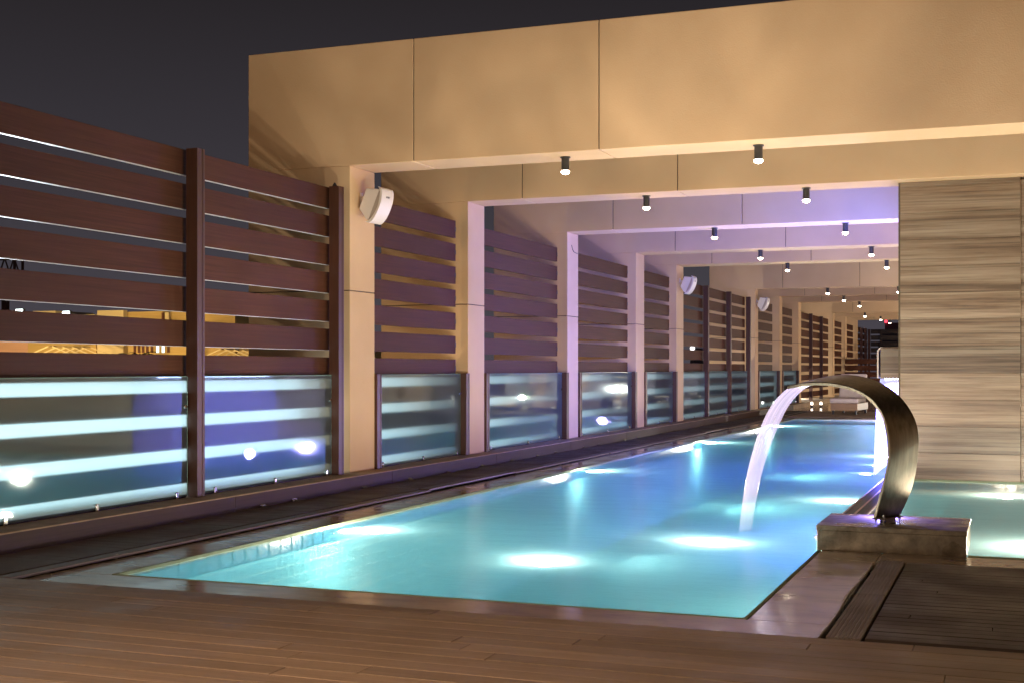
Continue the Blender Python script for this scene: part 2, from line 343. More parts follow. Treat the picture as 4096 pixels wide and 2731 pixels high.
# stone of the plinth
m, n, l, b = new_mat("stained_stone")
tc = n.new("ShaderNodeTexCoord")
t1 = n.new("ShaderNodeTexNoise"); t1.inputs["Scale"].default_value = 5; t1.inputs["Detail"].default_value = 10; t1.inputs["Roughness"].default_value = 0.7
t2 = n.new("ShaderNodeTexNoise"); t2.inputs["Scale"].default_value = 2.2; t2.inputs["Detail"].default_value = 6
l.new(tc.outputs["Object"], t1.inputs["Vector"]); l.new(tc.outputs["Object"], t2.inputs["Vector"])
r = n.new("ShaderNodeValToRGB"); el = r.color_ramp.elements
el[0].position = 0.34; el[0].color = (0.065, 0.054, 0.042, 1); el[1].position = 0.68; el[1].color = (0.27, 0.23, 0.18, 1)
x = el.new(0.5); x.color = (0.155, 0.13, 0.10, 1)
l.new(t1.outputs["Fac"], r.inputs[0]); l.new(r.outputs[0], b.inputs["Base Color"])
mr = n.new("ShaderNodeMapRange"); mr.inputs["From Min"].default_value = 0.42; mr.inputs["From Max"].default_value = 0.58
mr.inputs["To Min"].default_value = 0.10; mr.inputs["To Max"].default_value = 0.65
l.new(t2.outputs["Fac"], mr.inputs["Value"]); l.new(mr.outputs[0], b.inputs["Roughness"])
bp = n.new("ShaderNodeBump"); bp.inputs["Strength"].default_value = 0.5; bp.inputs["Distance"].default_value = 0.006
l.new(t1.outputs["Fac"], bp.inputs["Height"]); l.new(bp.outputs[0], b.inputs["Normal"])
M['plinth'] = m
# falling water
def falling(name, col, dens, sy):
    m = bpy.data.materials.new(name); m.use_nodes = True
    n = m.node_tree.nodes; l = m.node_tree.links; n.clear()
    o = n.new("ShaderNodeOutputMaterial"); tc = n.new("ShaderNodeTexCoord")
    mp = n.new("ShaderNodeMapping"); mp.inputs["Scale"].default_value = sy; l.new(tc.outputs["UV"], mp.inputs[0])
    t = n.new("ShaderNodeTexNoise"); t.inputs["Scale"].default_value = 1.0; t.inputs["Detail"].default_value = 4
    l.new(mp.outputs[0], t.inputs["Vector"])
    mr = n.new("ShaderNodeMapRange"); mr.inputs["From Min"].default_value = 0.3; mr.inputs["From Max"].default_value = 0.7
    mr.inputs["To Min"].default_value = dens[0]; mr.inputs["To Max"].default_value = dens[1]; l.new(t.outputs["Fac"], mr.inputs["Value"])
    # water thins out towards the bottom of the fall
    sp = n.new("ShaderNodeSeparateXYZ"); l.new(tc.outputs["UV"], sp.inputs[0])
    fd = n.new("ShaderNodeMapRange"); fd.inputs["From Min"].default_value = 0.0; fd.inputs["From Max"].default_value = 1.0
    fd.inputs["To Min"].default_value = 1.0; fd.inputs["To Max"].default_value = dens[2]; l.new(sp.outputs[1], fd.inputs["Value"])
    mu = n.new("ShaderNodeMath"); mu.operation = 'MULTIPLY'; l.new(mr.outputs[0], mu.inputs[0]); l.new(fd.outputs[0], mu.inputs[1])
    tr = n.new("ShaderNodeBsdfTransparent")
    tl = n.new("ShaderNodeBsdfTranslucent"); tl.inputs[0].default_value = (*col, 1)
    df = n.new("ShaderNodeBsdfDiffuse"); df.inputs[0].default_value = (*col, 1)
    gl = n.new("ShaderNodeBsdfGlossy"); gl.inputs["Roughness"].default_value = 0.15
    a = n.new("ShaderNodeMixShader"); a.inputs[0].default_value = 0.5; l.new(tl.outputs[0], a.inputs[1]); l.new(df.outputs[0], a.inputs[2])
    c = n.new("ShaderNodeMixShader"); c.inputs[0].default_value = 0.25; l.new(a.outputs[0], c.inputs[1]); l.new(gl.outputs[0], c.inputs[2])
    x = n.new("ShaderNodeMixShader"); l.new(mu.outputs[0], x.inputs[0]); l.new(tr.outputs[0], x.inputs[1]); l.new(c.outputs[0], x.inputs[2])
    l.new(x.outputs[0], o.inputs[0])
    return m
M['jet'] = falling("falling_water", (0.80, 0.76, 1.0), (0.45, 1.0, 0.10), (18, 0.8, 1))
M['curtain'] = falling("waterfall_water", (0.85, 0.85, 1.0), (0.3, 0.8, 0.9), (60, 1.5, 1))
M['cushion'] = simple("cream_cushion", (0.72, 0.62, 0.52), 0.85, noise=0.05, scale=6, bump=0.2, bscale=150)
M['teak'] = streaks("teak_wood", [(0.3, (0.28, 0.16, 0.08)), (0.7, (0.48, 0.31, 0.17))], 0.5, (2, 30, 30), 1.0, 0.0, 0.2)
M['pale_floor'] = simple("pale_glossy_floor", (0.42, 0.33, 0.26), 0.12, noise=0.08, scale=2)
M['bg_ochre'] = streaks("ochre_facade", [(0.3, (0.40, 0.28, 0.12)), (0.7, (0.52, 0.37, 0.17))], 0.9, (0.3, 0.3, 6), 1.0, 0.0, 0.0)
M['bg_pink'] = streaks("pink_facade", [(0.3, (0.50, 0.30, 0.25)), (0.7, (0.62, 0.38, 0.32))], 0.9, (0.3, 0.3, 6), 1.0, 0.0, 0.0)
M['bg_pale'] = streaks("pale_facade", [(0.3, (0.55, 0.46, 0.30)), (0.7, (0.66, 0.55, 0.38))], 0.9, (0.3, 0.3, 6), 1.0, 0.0, 0.0)
M['win_dark'] = simple("dark_window", (0.10, 0.04, 0.03), 0.3)
M['win_lit'] = emit("lit_window", (0.85, 1.0, 0.95), 1.6)
M['flood'] = emit("floodlight_glow", (0.85, 1.0, 0.98), 14)
M['beacon'] = emit("red_beacon", (1.0, 0.05, 0.08), 2.5)
M['white_lit'] = emit("white_floodlight_emission", (1.0, 0.98, 0.98), 2.2)
M['crane'] = simple("rusty_crane_steel", (0.16, 0.07, 0.04), 0.7, noise=0.2)
M['palm'] = simple("palm_leaf", (0.045, 0.05, 0.02), 0.7, noise=0.3)
M['trunk'] = simple("palm_trunk", (0.10, 0.07, 0.04), 0.9, noise=0.3)
M['tower'] = simple("grey_tower", (0.20, 0.17, 0.20), 0.9, noise=0.1, scale=0.2)
M['city'] = simple("city_ground", (0.05, 0.045, 0.04), 0.95, noise=0.3, scale=0.05)
M['plant'] = simple("green_leaf", (0.12, 0.22, 0.03), 0.5, noise=0.4, scale=20)

# ------------------------------------------------------------------ mesh helpers
def box(bm, x0, x1, y0, y1, z0, z1):
    v = [bm.verts.new(p) for p in ((x0, y0, z0), (x1, y0, z0), (x1, y1, z0), (x0, y1, z0), (x0, y0, z1), (x1, y0, z1), (x1, y1, z1), (x0, y1, z1))]
    for q in ((0, 3, 2, 1), (4, 5, 6, 7), (0, 1, 5, 4), (1, 2, 6, 5), (2, 3, 7, 6), (3, 0, 4, 7)):
        bm.faces.new([v[i] for i in q])
def prism(bm, pts, y0, y1, mat=None):
    """pts (x, z) outline extruded along y"""
    a = [bm.verts.new((p[0], y0, p[1])) for p in pts]; b = [bm.verts.new((p[0], y1, p[1])) for p in pts]
    n = len(pts)
    bm.faces.new(a); bm.faces.new(b[::-1])
    for i in range(n):
        bm.faces.new((a[i], b[i], b[(i + 1) % n], a[(i + 1) % n]))
def bar(bm, p, q, w):
    p, q = Vector(p), Vector(q); d = (q - p)
    L = d.length; rot = d.to_track_quat('Z', 'Y').to_matrix().to_4x4()
    T = Matrix.Translation(p) @ rot
    vs = [bm.verts.new(T @ Vector(c)) for c in ((-w, -w, 0), (w, -w, 0), (w, w, 0), (-w, w, 0), (-w, -w, L), (w, -w, L), (w, w, L), (-w, w, L))]
    for f in ((0, 3, 2, 1), (4, 5, 6, 7), (0, 1, 5, 4), (1, 2, 6, 5), (2, 3, 7, 6), (3, 0, 4, 7)):
        bm.faces.new([vs[i] for i in f])
def cyl(bm, c, r0, r1, z0, z1, n=24):
    a = [bm.verts.new((c[0] + r0 * math.cos(2 * math.pi * i / n), c[1] + r0 * math.sin(2 * math.pi * i / n), z0)) for i in range(n)]
    b = [bm.verts.new((c[0] + r1 * math.cos(2 * math.pi * i / n), c[1] + r1 * math.sin(2 * math.pi * i / n), z1)) for i in range(n)]
    bm.faces.new(a[::-1]); bm.faces.new(b)
    for i in range(n):
        bm.faces.new((a[i], a[(i + 1) % n], b[(i + 1) % n], b[i]))
def obj(name, bm, mat, parent=None, bevel=0.0, smooth=False, loc=None, segs=2):
    bmesh.ops.recalc_face_normals(bm, faces=bm.faces)
    if smooth:
        for f in bm.faces: f.smooth = True
    me = bpy.data.meshes.new(name); bm.to_mesh(me); bm.free()
    me.materials.append(mat)
    o = bpy.data.objects.new(name, me); COL.objects.link(o)
    if parent: o.parent = parent
    if loc: o.location = loc
    if bevel:
        md = o.modifiers.new("bevel", 'BEVEL'); md.width = bevel; md.segments = segs; md.limit_method = 'ANGLE'
        md.harden_normals = False
    return o
def boxes(name, lst, mat, parent=None, bevel=0.0, **k):
    bm = bmesh.new()
    for b in lst: box(bm, *b)
    return obj(name, bm, mat, parent, bevel, **k)
def thing(name, label, cat, loc=(0, 0, 0), group=None, rz=0):
    o = bpy.data.objects.new(name, None); COL.objects.link(o); o.location = loc; o.rotation_euler = (0, 0, rz)
    o.empty_display_size = 0.1
    return tag(o, label, cat, group)
def tag(o, label, cat, group=None):
    o["label"] = label; o["category"] = cat
    if group: o["group"] = group
    return o
def struct(o, kind='structure'):
    o["kind"] = kind; return o
def dup(root, loc, label, rz=None):
    r = root.copy(); COL.objects.link(r); r.location = loc; r["label"] = label
    if rz is not None: r.rotation_euler = (0, 0, rz)
    for ch in root.children:
        c = ch.copy(); COL.objects.link(c); c.parent = r
        for g in ch.children:
            d = g.copy(); COL.objects.link(d); d.parent = c
    return r

# ------------------------------------------------------------------ dimensions
XL, XR, Y0, Y1 = -6.12, -1.51, 7.77, 39.4          # main basin
XF = -7.735                                         # inner face of the columns
FR = [(14.36, 15.03), (18.11, 18.76), (22.80, 23.43), (27.46, 28.14), (31.10, 31.82), (41.40, 41.95),
      (46.00, 46.60), (50.30, 50.98), (60.40, 60.95), (65.10, 65.65), (69.90, 70.42)]
ORD = ['first', 'second', 'third', 'fourth', 'fifth', 'sixth', 'seventh', 'eighth', 'ninth', 'tenth', 'eleventh']

# ------------------------------------------------------------------ setting: ground, basin, coping, decks
struct(boxes("city_ground", [(-900, 700, -100, 1600, -18.5, -18.0)], M['city']))
struct(boxes("terrace_slab", [(-9.3, XL - 0.06, -8, 78, -17.9, -0.06), (XL - 0.06, 6, -8, Y0 - 0.06, -17.9, -0.06), (XL - 0.06, 6, Y1 + 0.06, 78, -17.9, -0.06),
        (2.6, 6, Y0 - 0.06, Y1 + 0.06, -17.9, -0.06), (XL - 0.06, 2.6, Y0 - 0.06, Y1 + 0.06, -17.9, -1.55),
        (XR + 0.16, 2.6, Y0 - 0.06, 10.94, -1.55, -0.06)], M['void']))
# basin shell
bm = bmesh.new()
D = -1.35
box(bm, XL - 0.05, XR + 0.15, Y0 - 0.05, Y1 + 0.05, D - 0.1, D)
box(bm, XL - 0.05, XL, Y0 - 0.05, Y1 + 0.05, D, -0.16); box(bm, XR, XR + 0.05, Y0 - 0.05, 11.9, D, -0.16)
box(bm, XL, XR, Y0 - 0.05, Y0, D, -0.16); box(bm, XL, XR, Y1, Y1 + 0.05, D, -0.16)
box(bm, XR - 0.16, XR + 0.13, 11.9, Y1, D, -0.05)
box(bm, XR + 0.14, 2.58, 10.95, 18.4, -1.2, -1.1); box(bm, XR + 0.15, 2.58, 10.95, 11.0, -1.1, -0.16); box(bm, 2.55, 2.59, 11.0, 18.4, -1.1, -0.05)
struct(obj("pool_basin", bm, M['pool_tile']))
bm = bmesh.new()
y = Y0 + 0.02
while y < Y1 - 0.3:                                  # dark tile squares along the waterline
    box(bm, XL - 0.012, XL + 0.004, y, y + 0.16, -0.15, -0.035); y += 0.19
x = XR + 0.95
while x < 2.4:
    box(bm, x, x + 0.16, 10.99, 11.004, -0.15, -0.035); x += 0.19
x = -1.30
while x < 2.4:
    box(bm, x, x + 0.125, 18.388, 18.402, -0.13, -0.03); x += 0.15
struct(obj("waterline_tiles", bm, M['waterline_tile']))
struct(boxes("pool_lip", [(XL - 0.014, XL + 0.010, Y0, Y1, -0.0345, 0.004), (XL - 0.014, XR + 0.014, Y0 - 0.012, Y0 + 0.008, -0.0345, 0.003),
        (XR - 0.008, XR + 0.014, Y0 + 0.008, 10.92, -0.0345, 0.004), (XL + 0.018, XR + 0.1, Y1, Y1 + 0.05, -0.0345, 0.004),
        (-0.35, 2.58, 10.95, 11.02, -0.0345, 0.004), (-1.36, 2.56, 18.372, 18.398, -0.0345, 0.004)], M['pale_lip']))
# coping slabs (one course round the pool)
bm = bmesh.new()
y = 7.29
box(bm, -6.60, -1.01, 7.23, Y0 - 0.014, -0.05, 0.0)
box(bm, -6.60, XL - 0.016, Y0 - 0.014, Y1 + 0.6, -0.05, 0.0)
box(bm, XR + 0.016, -1.01, Y0 - 0.014, 10.945, -0.05, 0.0)
box(bm, -1.01, 2.6, 10.29, 10.948, -0.05, 0.0)
box(bm, XL - 0.052, XR + 0.1, Y1 + 0.052, Y1 + 0.6, -0.05, 0.0)
struct(obj("coping", bm, M['coping'], bevel=0.006))
# water
def sheet(name, x0, x1, y0, y1, z, mat):
    bm = bmesh.new(); v = [bm.verts.new(p) for p in ((x0, y0, z), (x1, y0, z), (x1, y1, z), (x0, y1, z))]; bm.faces.new(v)
    return struct(obj(name, bm, mat))
sheet("pool_water", XL, XR + 0.02, Y0 + 0.008, Y1, -0.02, M['water'])
sheet("side_pool_water", XR + 0.02, 2.56, 11.02, 18.42, -0.02, M['side_water'])
# overflow ridge between the basins: mosaic top with pale lines
struct(boxes("overflow_ridge", [(XR - 0.17, XR + 0.14, 11.9, Y1, -0.05, -0.03)], M['mosaic']))
struct(boxes("overflow_ridge_line", [(x, x + 0.020, 11.9, Y1, -0.03, -0.012) for x in (-1.690, -1.572, -1.448)], M['white_plastic']))

def boards_x(name, x0, x1, y0, y1, z, mat, pitch=0.165, gap=0.009, lens=(2.4, 3.4), th=0.022):
    bm = bmesh.new(); y = y1
    while y - pitch > y0 - 0.01:
        x = x0 - random.uniform(0, 2.5) if lens else x0
        while x < x1:
            L = random.uniform(*lens) if lens else (x1 - x0)
            a, b = max(x, x0), min(x + L, x1)
            if b - a > 0.02:
                dz = random.uniform(-0.0012, 0.0012)
                box(bm, a + 0.002, b - 0.002, y - pitch + gap, y, z - th, z + dz)
            x += L
        y -= pitch
    return struct(obj(name, bm, mat, bevel=0.0025, segs=1))
boards_x("deck", -7.48, 5.5, -3.0, 7.215, 0.03, M['deck'])
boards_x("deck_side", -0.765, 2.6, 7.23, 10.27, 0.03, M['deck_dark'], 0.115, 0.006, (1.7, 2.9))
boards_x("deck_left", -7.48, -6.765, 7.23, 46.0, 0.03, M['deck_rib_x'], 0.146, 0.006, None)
boards_x("deck_far", -6.58, 5.5, Y1 + 0.62, 46.0, 0.03, M['deck'], 0.146, 0.006)
struct(boxes("deck_underside", [(-7.49, 5.5, -3.0, 7.225, -0.055, -0.012), (-0.98, 2.6, 7.226, 10.28, -0.055, -0.012), (-7.49, -6.61, 7.226, 46, -0.055, -0.012), (-6.61, 5.5, Y1 + 0.61, 46, -0.055, -0.012)], M['void']))
bm = bmesh.new(); y = 7.24                               # trim board beside the left coping, a few pieces lifting
k = 0
while y < 39.8:
    L = random.uniform(2.2, 3.0); dx = random.choice((0, 0, 0.02, 0.035, -0.01)); dz = random.choice((0.0, 0.0, 0.008, 0.012))
    box(bm, -6.755 + dx, -6.615 + dx * 0.6, y, min(y + L - 0.006, 40.0), 0.008 + dz, 0.032 + dz); y += L; k += 1
struct(obj("deck_trim", bm, M['deck_edge'], bevel=0.003, segs=1))
# ribbed drainage boards beside the right coping
def rib_board(y0, y1):
    bm = bmesh.new(); w = 0.185; nrib = 8
    pts = [(0, 0)]
    for i in range(nrib):
        a = i * w / nrib
        pts += [(a + 0.002, 0.030), (a + w / nrib * 0.62, 0.030), (a + w / nrib * 0.70, 0.0255), (a + w / nrib * 0.95, 0.0255)]
    pts += [(w, 0.0)]
    prism(bm, pts, y0, y1)
    return bm
for i, (a, b, lab) in enumerate(((7.235, 8.70, "ribbed grey deck board beside the coping, nearer of the pair"), (8.708, 10.28, "ribbed grey deck board beside the coping, farther of the pair"))):
    o = obj("ribbed_board", rib_board(0, b - a), M['deck_rib'], loc=(-0.965, a, 0.006)); tag(o, lab, "deck board", "ribbed boards beside the right coping")
# wavy pale sealing strip at the coping edge
bm = bmesh.new(); prev = None
for i in range(41):
    t = i / 40; yy = 7.25 + 3.0 * t; xx = -1.012 + 0.013 * math.sin(t * 9.0) * math.sin(t * math.pi) - 0.008
    cur = [bm.verts.new((xx - 0.006, yy, 0.001)), bm.verts.new((xx, yy, 0.022)), bm.verts.new((xx + 0.012, yy, 0.020)), bm.verts.new((xx + 0.010, yy, -0.02))]
    if prev:
        for a in range(3): bm.faces.new((prev[a], prev[a + 1], cur[a + 1], cur[a]))
    prev = cur
tag(obj("sealing_strip", bm, M['coping'], smooth=True), "wavy stone coloured strip lifting between wet coping and ribbed boards", "strip")
# kerb along the fence
struct(boxes("kerb", [(-7.492, -7.465, yy, yy + 3.592, -0.03, 0.19) for yy in [-3 + 3.6 * i for i in range(14)] if yy < 44], M['kerb'], bevel=0.003))
struct(boxes("kerb_ledge", [(-9.25, -7.47, -3, 76.6, -0.05, 0.186), (-9.25, -7.458, -3, 76.6, 0.187, 0.2)], M['ledge'], bevel=0.004))
struct(boxes("far_floor", [(-7.46, 5.5, 46.0, 76.6, -0.05, 0.03)], M['pale_floor']))
clip = None
for i, yy in enumerate([11.9, 12.55, 14.2, 15.5, 16.7, 18.0, 19.2, 20.4, 21.3, 22.9, 23.8, 25.6, 26.6, 28.6, 29.8, 31.3, 32.6]):
    if clip is None:
        clip = boxes("kerb_clip", [(-7.462, -7.435, -0.05, 0.05, 0.0, 0.012), (-7.462, -7.452, -0.05, 0.05, 0.0, 0.026), (-7.44, -7.43, -0.02, 0.02, 0.0, 0.02)], M['steel'], bevel=0.002)
        o = clip
    else:
        o = clip.copy(); COL.objects.link(o)
    o.location = (0, yy, 0.034)
    tag(o, "small steel clip at the foot of the brown kerb board", "clip", "steel clips along the kerb")

# ------------------------------------------------------------------ frames
def frame(i, y0, y1):
    t = thing("concrete_frame", "", "frame", (XF, y0, 0), "beige portal frames over the pool")
    d = y1 - y0; X = lambda x: x - XF
    cut1, cut2, xe = -6.86, -4.49, 4.6
    xl = -9.21
    g = 0.006
    zb, zt = 4.025, 5.53
    boxes("column", [(X(xl), 0.0, 0, d, -0.05, 2.470 - g), (X(xl), 0.0, 0, d, 2.470 + g, zb)], M['stucco'], t, 0.008)
    boxes("column", [(X(xe - 0.8), X(xe), 0, d, 0.0, zb)], M['stucco'], t, 0.008)
    boxes("beam", [(X(xl), X(cut1) - g, 0, d, zb + 0.0005, zt), (X(cut1) + g, X(cut2) - g, 0, d, zb + 0.0005, zt), (X(cut2) + g, X(xe), 0, d, zb + 0.0005, zt)], M['stucco'], t, 0.008)
    for jb in ((X(xl) + 0.02, -0.012, 0.012, d - 0.012, 2.44, 2.50), (X(cut1) - 0.03, X(cut1) + 0.03, 0.012, d - 0.012, zb + 0.012, zt - 0.012), (X(cut2) - 0.03, X(cut2) + 0.03, 0.012, d - 0.012, zb + 0.012, zt - 0.012)):
        boxes("joint", [jb], M['joint'], t)
    return t
near = {0: "tall beige stucco portal frame nearest the camera, white speaker on its post",
        1: "beige portal frame directly behind the nearest one, its beam meeting the marble pillar",
        2: "violet lit portal frame with a loose wire on its post, third from the front",
        3: "lilac lit portal frame between the wire frame and the second speaker frame",
        4: "pinkish portal frame carrying the middle speaker, fifth from the front",
        5: "warm lit portal frame carrying the farthest speaker, beyond the long slat bay",
        6: "cream portal frame just behind the farthest speaker",
        7: "cream portal frame where the glass balustrade ends",
        8: "cream portal frame third from the far end",
        9: "cream portal frame next to last at the far end",
        10: "smallest cream portal frame at the far end before the dark screen"}
for i, (a, b) in enumerate(FR):
    t = frame(i, a, b); t["label"] = near[i]

# ------------------------------------------------------------------ slat screens, glass balustrades, light panels
XS = -7.88
def slats(n0=0, n1=10): return [(3.723 - 0.3474 * i - 0.259, 3.723 - 0.3474 * i) for i in range(n0, n1)]
POST = {}
def post(parent, y, top, mat=None):
    key = round(top, 2)
    if key not in POST:
        bm = bmesh.new()
        # +x face carries two grooves
        pts = [(-0.135, 0), (-0.135, 0.13), (0, 0.13), (0, 0.100), (-0.006, 0.098), (-0.006, 0.094), (0, 0.092), (0, 0.086), (-0.006, 0.084), (-0.006, 0.080), (0, 0.078), (0, 0.0)]
        a = [bm.verts.new((p[0], p[1], 0.2)) for p in pts]; b = [bm.verts.new((p[0], p[1], top)) for p in pts]
        bm.faces.new(a[::-1]); bm.faces.new(b)
        for i in range(len(pts)): bm.faces.new((a[i], b[i], b[(i + 1) % len(pts)], a[(i + 1) % len(pts)]))
        bmesh.ops.recalc_face_normals(bm, faces=bm.faces)
        me = bpy.data.meshes.new("post"); bm.to_mesh(me); bm.free(); me.materials.append(M['post']); POST[key] = me
    o = bpy.data.objects.new("post", POST[key]); COL.objects.link(o); o.parent = parent; o.location = (0.180, y, 0)
    return o
def slat_screen(label, y0, y1, full_posts=(), short_posts=(), clips=True):
    t = thing("slat_screen", label, "slat screen", (XS, y0, 0), "dark wood slat screens along the terrace")
    L = y1 - y0
    boxes("slat_panel", [(-0.045, 0, 0, L, a, b - (0.032 if b < 1.35 else 0)) for a, b in slats()], M['slat'], t, 0.003)
    if y0 < 12:
        for a, b in slats(0, 7): boxes("underside_glint_strip", [(-0.043, -0.002, 0, L, a - 0.0035, a - 0.0005)], M['trim'], t)  # pale strips added under the slats to give a bright underside line
    for p in full_posts: post(t, p - y0, 3.725)
    for p in short_posts: post(t, p - y0, 1.43)
    if clips:
        first = None
        for a, b in slats(0, 7):
            if first is None:
                first = boxes("fixing_clip", [(-0.02, 0.004, L - 0.035, L + 0.004, -0.035, 0.035)], M['black'], t); o = first
            else:
                o = first.copy(); COL.objects.link(o); o.parent = t
            o.location = (0, 0, (a + b) / 2)
    return t
def glass_panel(label, y0, y1, clips):
    t = thing("glass_panel", label, "glass panel", (-7.80, y0, 0), "glass balustrade panels")
    L = y1 - y0
    boxes("pane", [(-0.006, 0.006, 0, L, 0.214, 1.419)], M['glass'] if y0 < 14 else M['frosted_glass'], t)
    boxes("pane_edge", [(-0.0055, 0.0055, L + 0.0005, L + 0.006, 0.214, 1.419), (-0.0055, 0.0055, 0, L, 1.4195, 1.424)], M['glass_edge'], t)
    boxes("channel", [(-0.02, -0.008, 0, L, 0.2, 0.235)], M['black'], t)
    first = None
    for c in clips:
        if first is None:
            bm = bmesh.new()
            pts = [(-0.022, 0), (-0.022, 0.05)] + [(0.022 * math.cos(R(a)), 0.05 + 0.022 * math.sin(R(a))) for a in range(165, 14, -30)] + [(0.022, 0.05), (0.022, 0)]
            a = [bm.verts.new((-0.022, p[0], p[1])) for p in pts]; b = [bm.verts.new((0.022, p[0], p[1])) for p in pts]
            bm.faces.new(a); bm.faces.new(b[::-1])
            for i in range(len(pts)): bm.faces.new((a[i], b[i], b[(i + 1) % len(pts)], a[(i + 1) % len(pts)]))
            first = obj("clamp", bm, M['steel'], t, 0.004); o = first
        else:
            o = first.copy(); COL.objects.link(o); o.parent = t
        o.location = (0, c - y0, 0.2)
    bm = bmesh.new(); cyl(bm, (0, 0), 0.022, 0.022, -0.012, 0.014, 14)
    o = obj("button_fixing", bm, M['steel'], t, 0.003); o.rotation_euler = (0, R(90), 0); o.location = (0.006, L - 0.035, 1.12)
    return t
slat_screen("nearest slat screen, cut by the left edge of the photo", 5.2, 11.15, (), (), False)
def single_post_screen(label, y0, y1, posts, n=(0, 10)):
    t = slat_screen(label, y0, y1, posts, (), False); return t
s_ = single_post_screen("slat screen between the thick near post and the post by the first frame", 11.16, 14.10, (11.07, 14.01))
# pointed bracket on top of the second post
bm = bmesh.new(); prism(bm, [(-0.03, 0), (0.03, 0), (0.03, 0.01), (0.006, 0.045), (-0.006, 0.045), (-0.03, 0.01)], 0, 0.01)
obj("top_bracket", bm, M['black'], s_, loc=(0.11, 14.03 - 11.16, 3.7255))
BAY = [(0, 17.97, "slat screen seen through the nearest frame"), (1, 22.64, "purple tinted slat screen between second and third frames"),
       (2, 27.30, "violet tinted slat screen between third and fourth frames"), (3, 30.95, "narrow slat screen between fourth and fifth frames")]
for i, ye, lab in BAY:
    a, b = FR[i][1], FR[i + 1][0]
    slat_screen(lab, a + 0.003, ye, (), (a + 0.005, b - 0.15))
# long bay with three full-height posts
a, b = FR[4][1], FR[5][0]
slat_screen("slat screen before the first tall post in the long bay", a + 0.003, 34.52, (34.475,), (), False)
slat_screen("slat screen between first and second tall posts in the long bay", 34.53, 37.49, (37.445,), (), False)
slat_screen("slat screen before the tall post beside the farthest speaker frame", 37.50, 40.46, (40.415,), (), False)
slat_screen("slat screen behind the farthest speaker", FR[5][1] + 0.003, 45.4, (), (FR[5][1] + 0.005, FR[6][0] - 0.15), False)
slat_screen("slat screen between seventh and eighth frames", FR[6][1] + 0.003, 49.7, (), (FR[6][1] + 0.005, FR[7][0] - 0.15), False)
slat_screen("slat screen of the far open bay with two dark posts", FR[7][1] + 0.003, 59.9, (53.7, 56.75), (), False)
slat_screen("slat screen between ninth and tenth frames", FR[8][1] + 0.003, 64.7, (), (), False)
slat_screen("slat screen between tenth and eleventh frames", FR[9][1] + 0.003, 69.5, (), (), False)
slat_screen("dark slat screen beyond the last frame running to the corner", FR[10][1] + 0.003, 76.6, (72.3, 74.5, 76.4), (), False)
# glass
glass_panel("nearest glass panel with bright white bars and purple at its right end", 5.2, 11.03, (7.5, 8.49, 9.64, 10.85))
glass_panel("violet glowing glass panel between the two tall near posts", 11.21, 13.99, (11.51, 12.69, 13.87))
GP = [(0, "glass panel with two lamp reflections, between first and second frames"), (1, "bluish glass panel reflecting green leaves and a small lantern"),
      (2, "glass panel reflecting a reclined lounger, between third and fourth frames"), (3, "narrow glass panel between fourth and fifth frames")]
for i, lab in GP:
    a, b = FR[i][1] + 0.14, FR[i + 1][0] - 0.155
    L = b - a
    glass_panel(lab, a, b, (a + 0.07 * L, a + 0.52 * L, a + 0.95 * L))
for a, b, lab in ((31.97, 34.47, "greenish glass panel before the first tall post of the long bay"), (34.62, 37.44, "pale glass panel between first and second tall posts"),
                  (37.58, 40.41, "greenish glass panel between second and third tall posts"), (42.1, 45.84, "glass panel under the farthest speaker"), (46.75, 50.14, "last glass panel, partly behind the water jet")):
    L = b - a
    glass_panel(lab, a, b, (a + 0.06 * L, a + 0.5 * L, a + 0.94 * L))
# glowing panels outside the lower slats; their fading backlight is painted as emission
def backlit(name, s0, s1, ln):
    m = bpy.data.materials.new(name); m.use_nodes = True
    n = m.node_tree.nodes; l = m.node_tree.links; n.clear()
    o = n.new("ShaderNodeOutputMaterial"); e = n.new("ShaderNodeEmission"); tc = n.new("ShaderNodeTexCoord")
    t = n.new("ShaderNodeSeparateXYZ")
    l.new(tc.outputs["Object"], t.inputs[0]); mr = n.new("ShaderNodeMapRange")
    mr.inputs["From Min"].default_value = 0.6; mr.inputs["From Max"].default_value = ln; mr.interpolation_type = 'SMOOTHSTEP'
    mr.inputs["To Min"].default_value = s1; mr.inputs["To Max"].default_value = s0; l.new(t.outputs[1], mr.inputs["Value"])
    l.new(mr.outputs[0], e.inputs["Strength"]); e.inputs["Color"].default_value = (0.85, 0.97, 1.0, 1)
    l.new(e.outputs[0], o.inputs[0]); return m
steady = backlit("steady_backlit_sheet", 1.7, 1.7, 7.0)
strong, mid, weak = backlit("bright_fading_emission_sheet", 0.9, 1.7, 3.3), backlit("fading_emission_sheet", 0.35, 1.55, 2.9), backlit("dim_fading_emission_sheet", 0.45, 0.95, 8.0)
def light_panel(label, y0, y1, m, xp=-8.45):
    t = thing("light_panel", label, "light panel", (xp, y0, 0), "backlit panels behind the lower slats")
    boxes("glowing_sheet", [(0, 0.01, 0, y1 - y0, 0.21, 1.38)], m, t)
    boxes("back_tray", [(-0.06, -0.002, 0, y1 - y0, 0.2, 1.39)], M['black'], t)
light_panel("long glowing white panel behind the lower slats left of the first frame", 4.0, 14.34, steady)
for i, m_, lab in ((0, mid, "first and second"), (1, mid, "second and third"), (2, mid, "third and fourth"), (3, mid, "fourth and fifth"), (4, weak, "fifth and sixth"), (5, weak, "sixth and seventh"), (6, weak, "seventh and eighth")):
    light_panel("softly glowing panel behind the lower slats between the %s frames" % lab, FR[i][1] + 0.01, FR[i + 1][0] - 0.01, m_, -8.05)

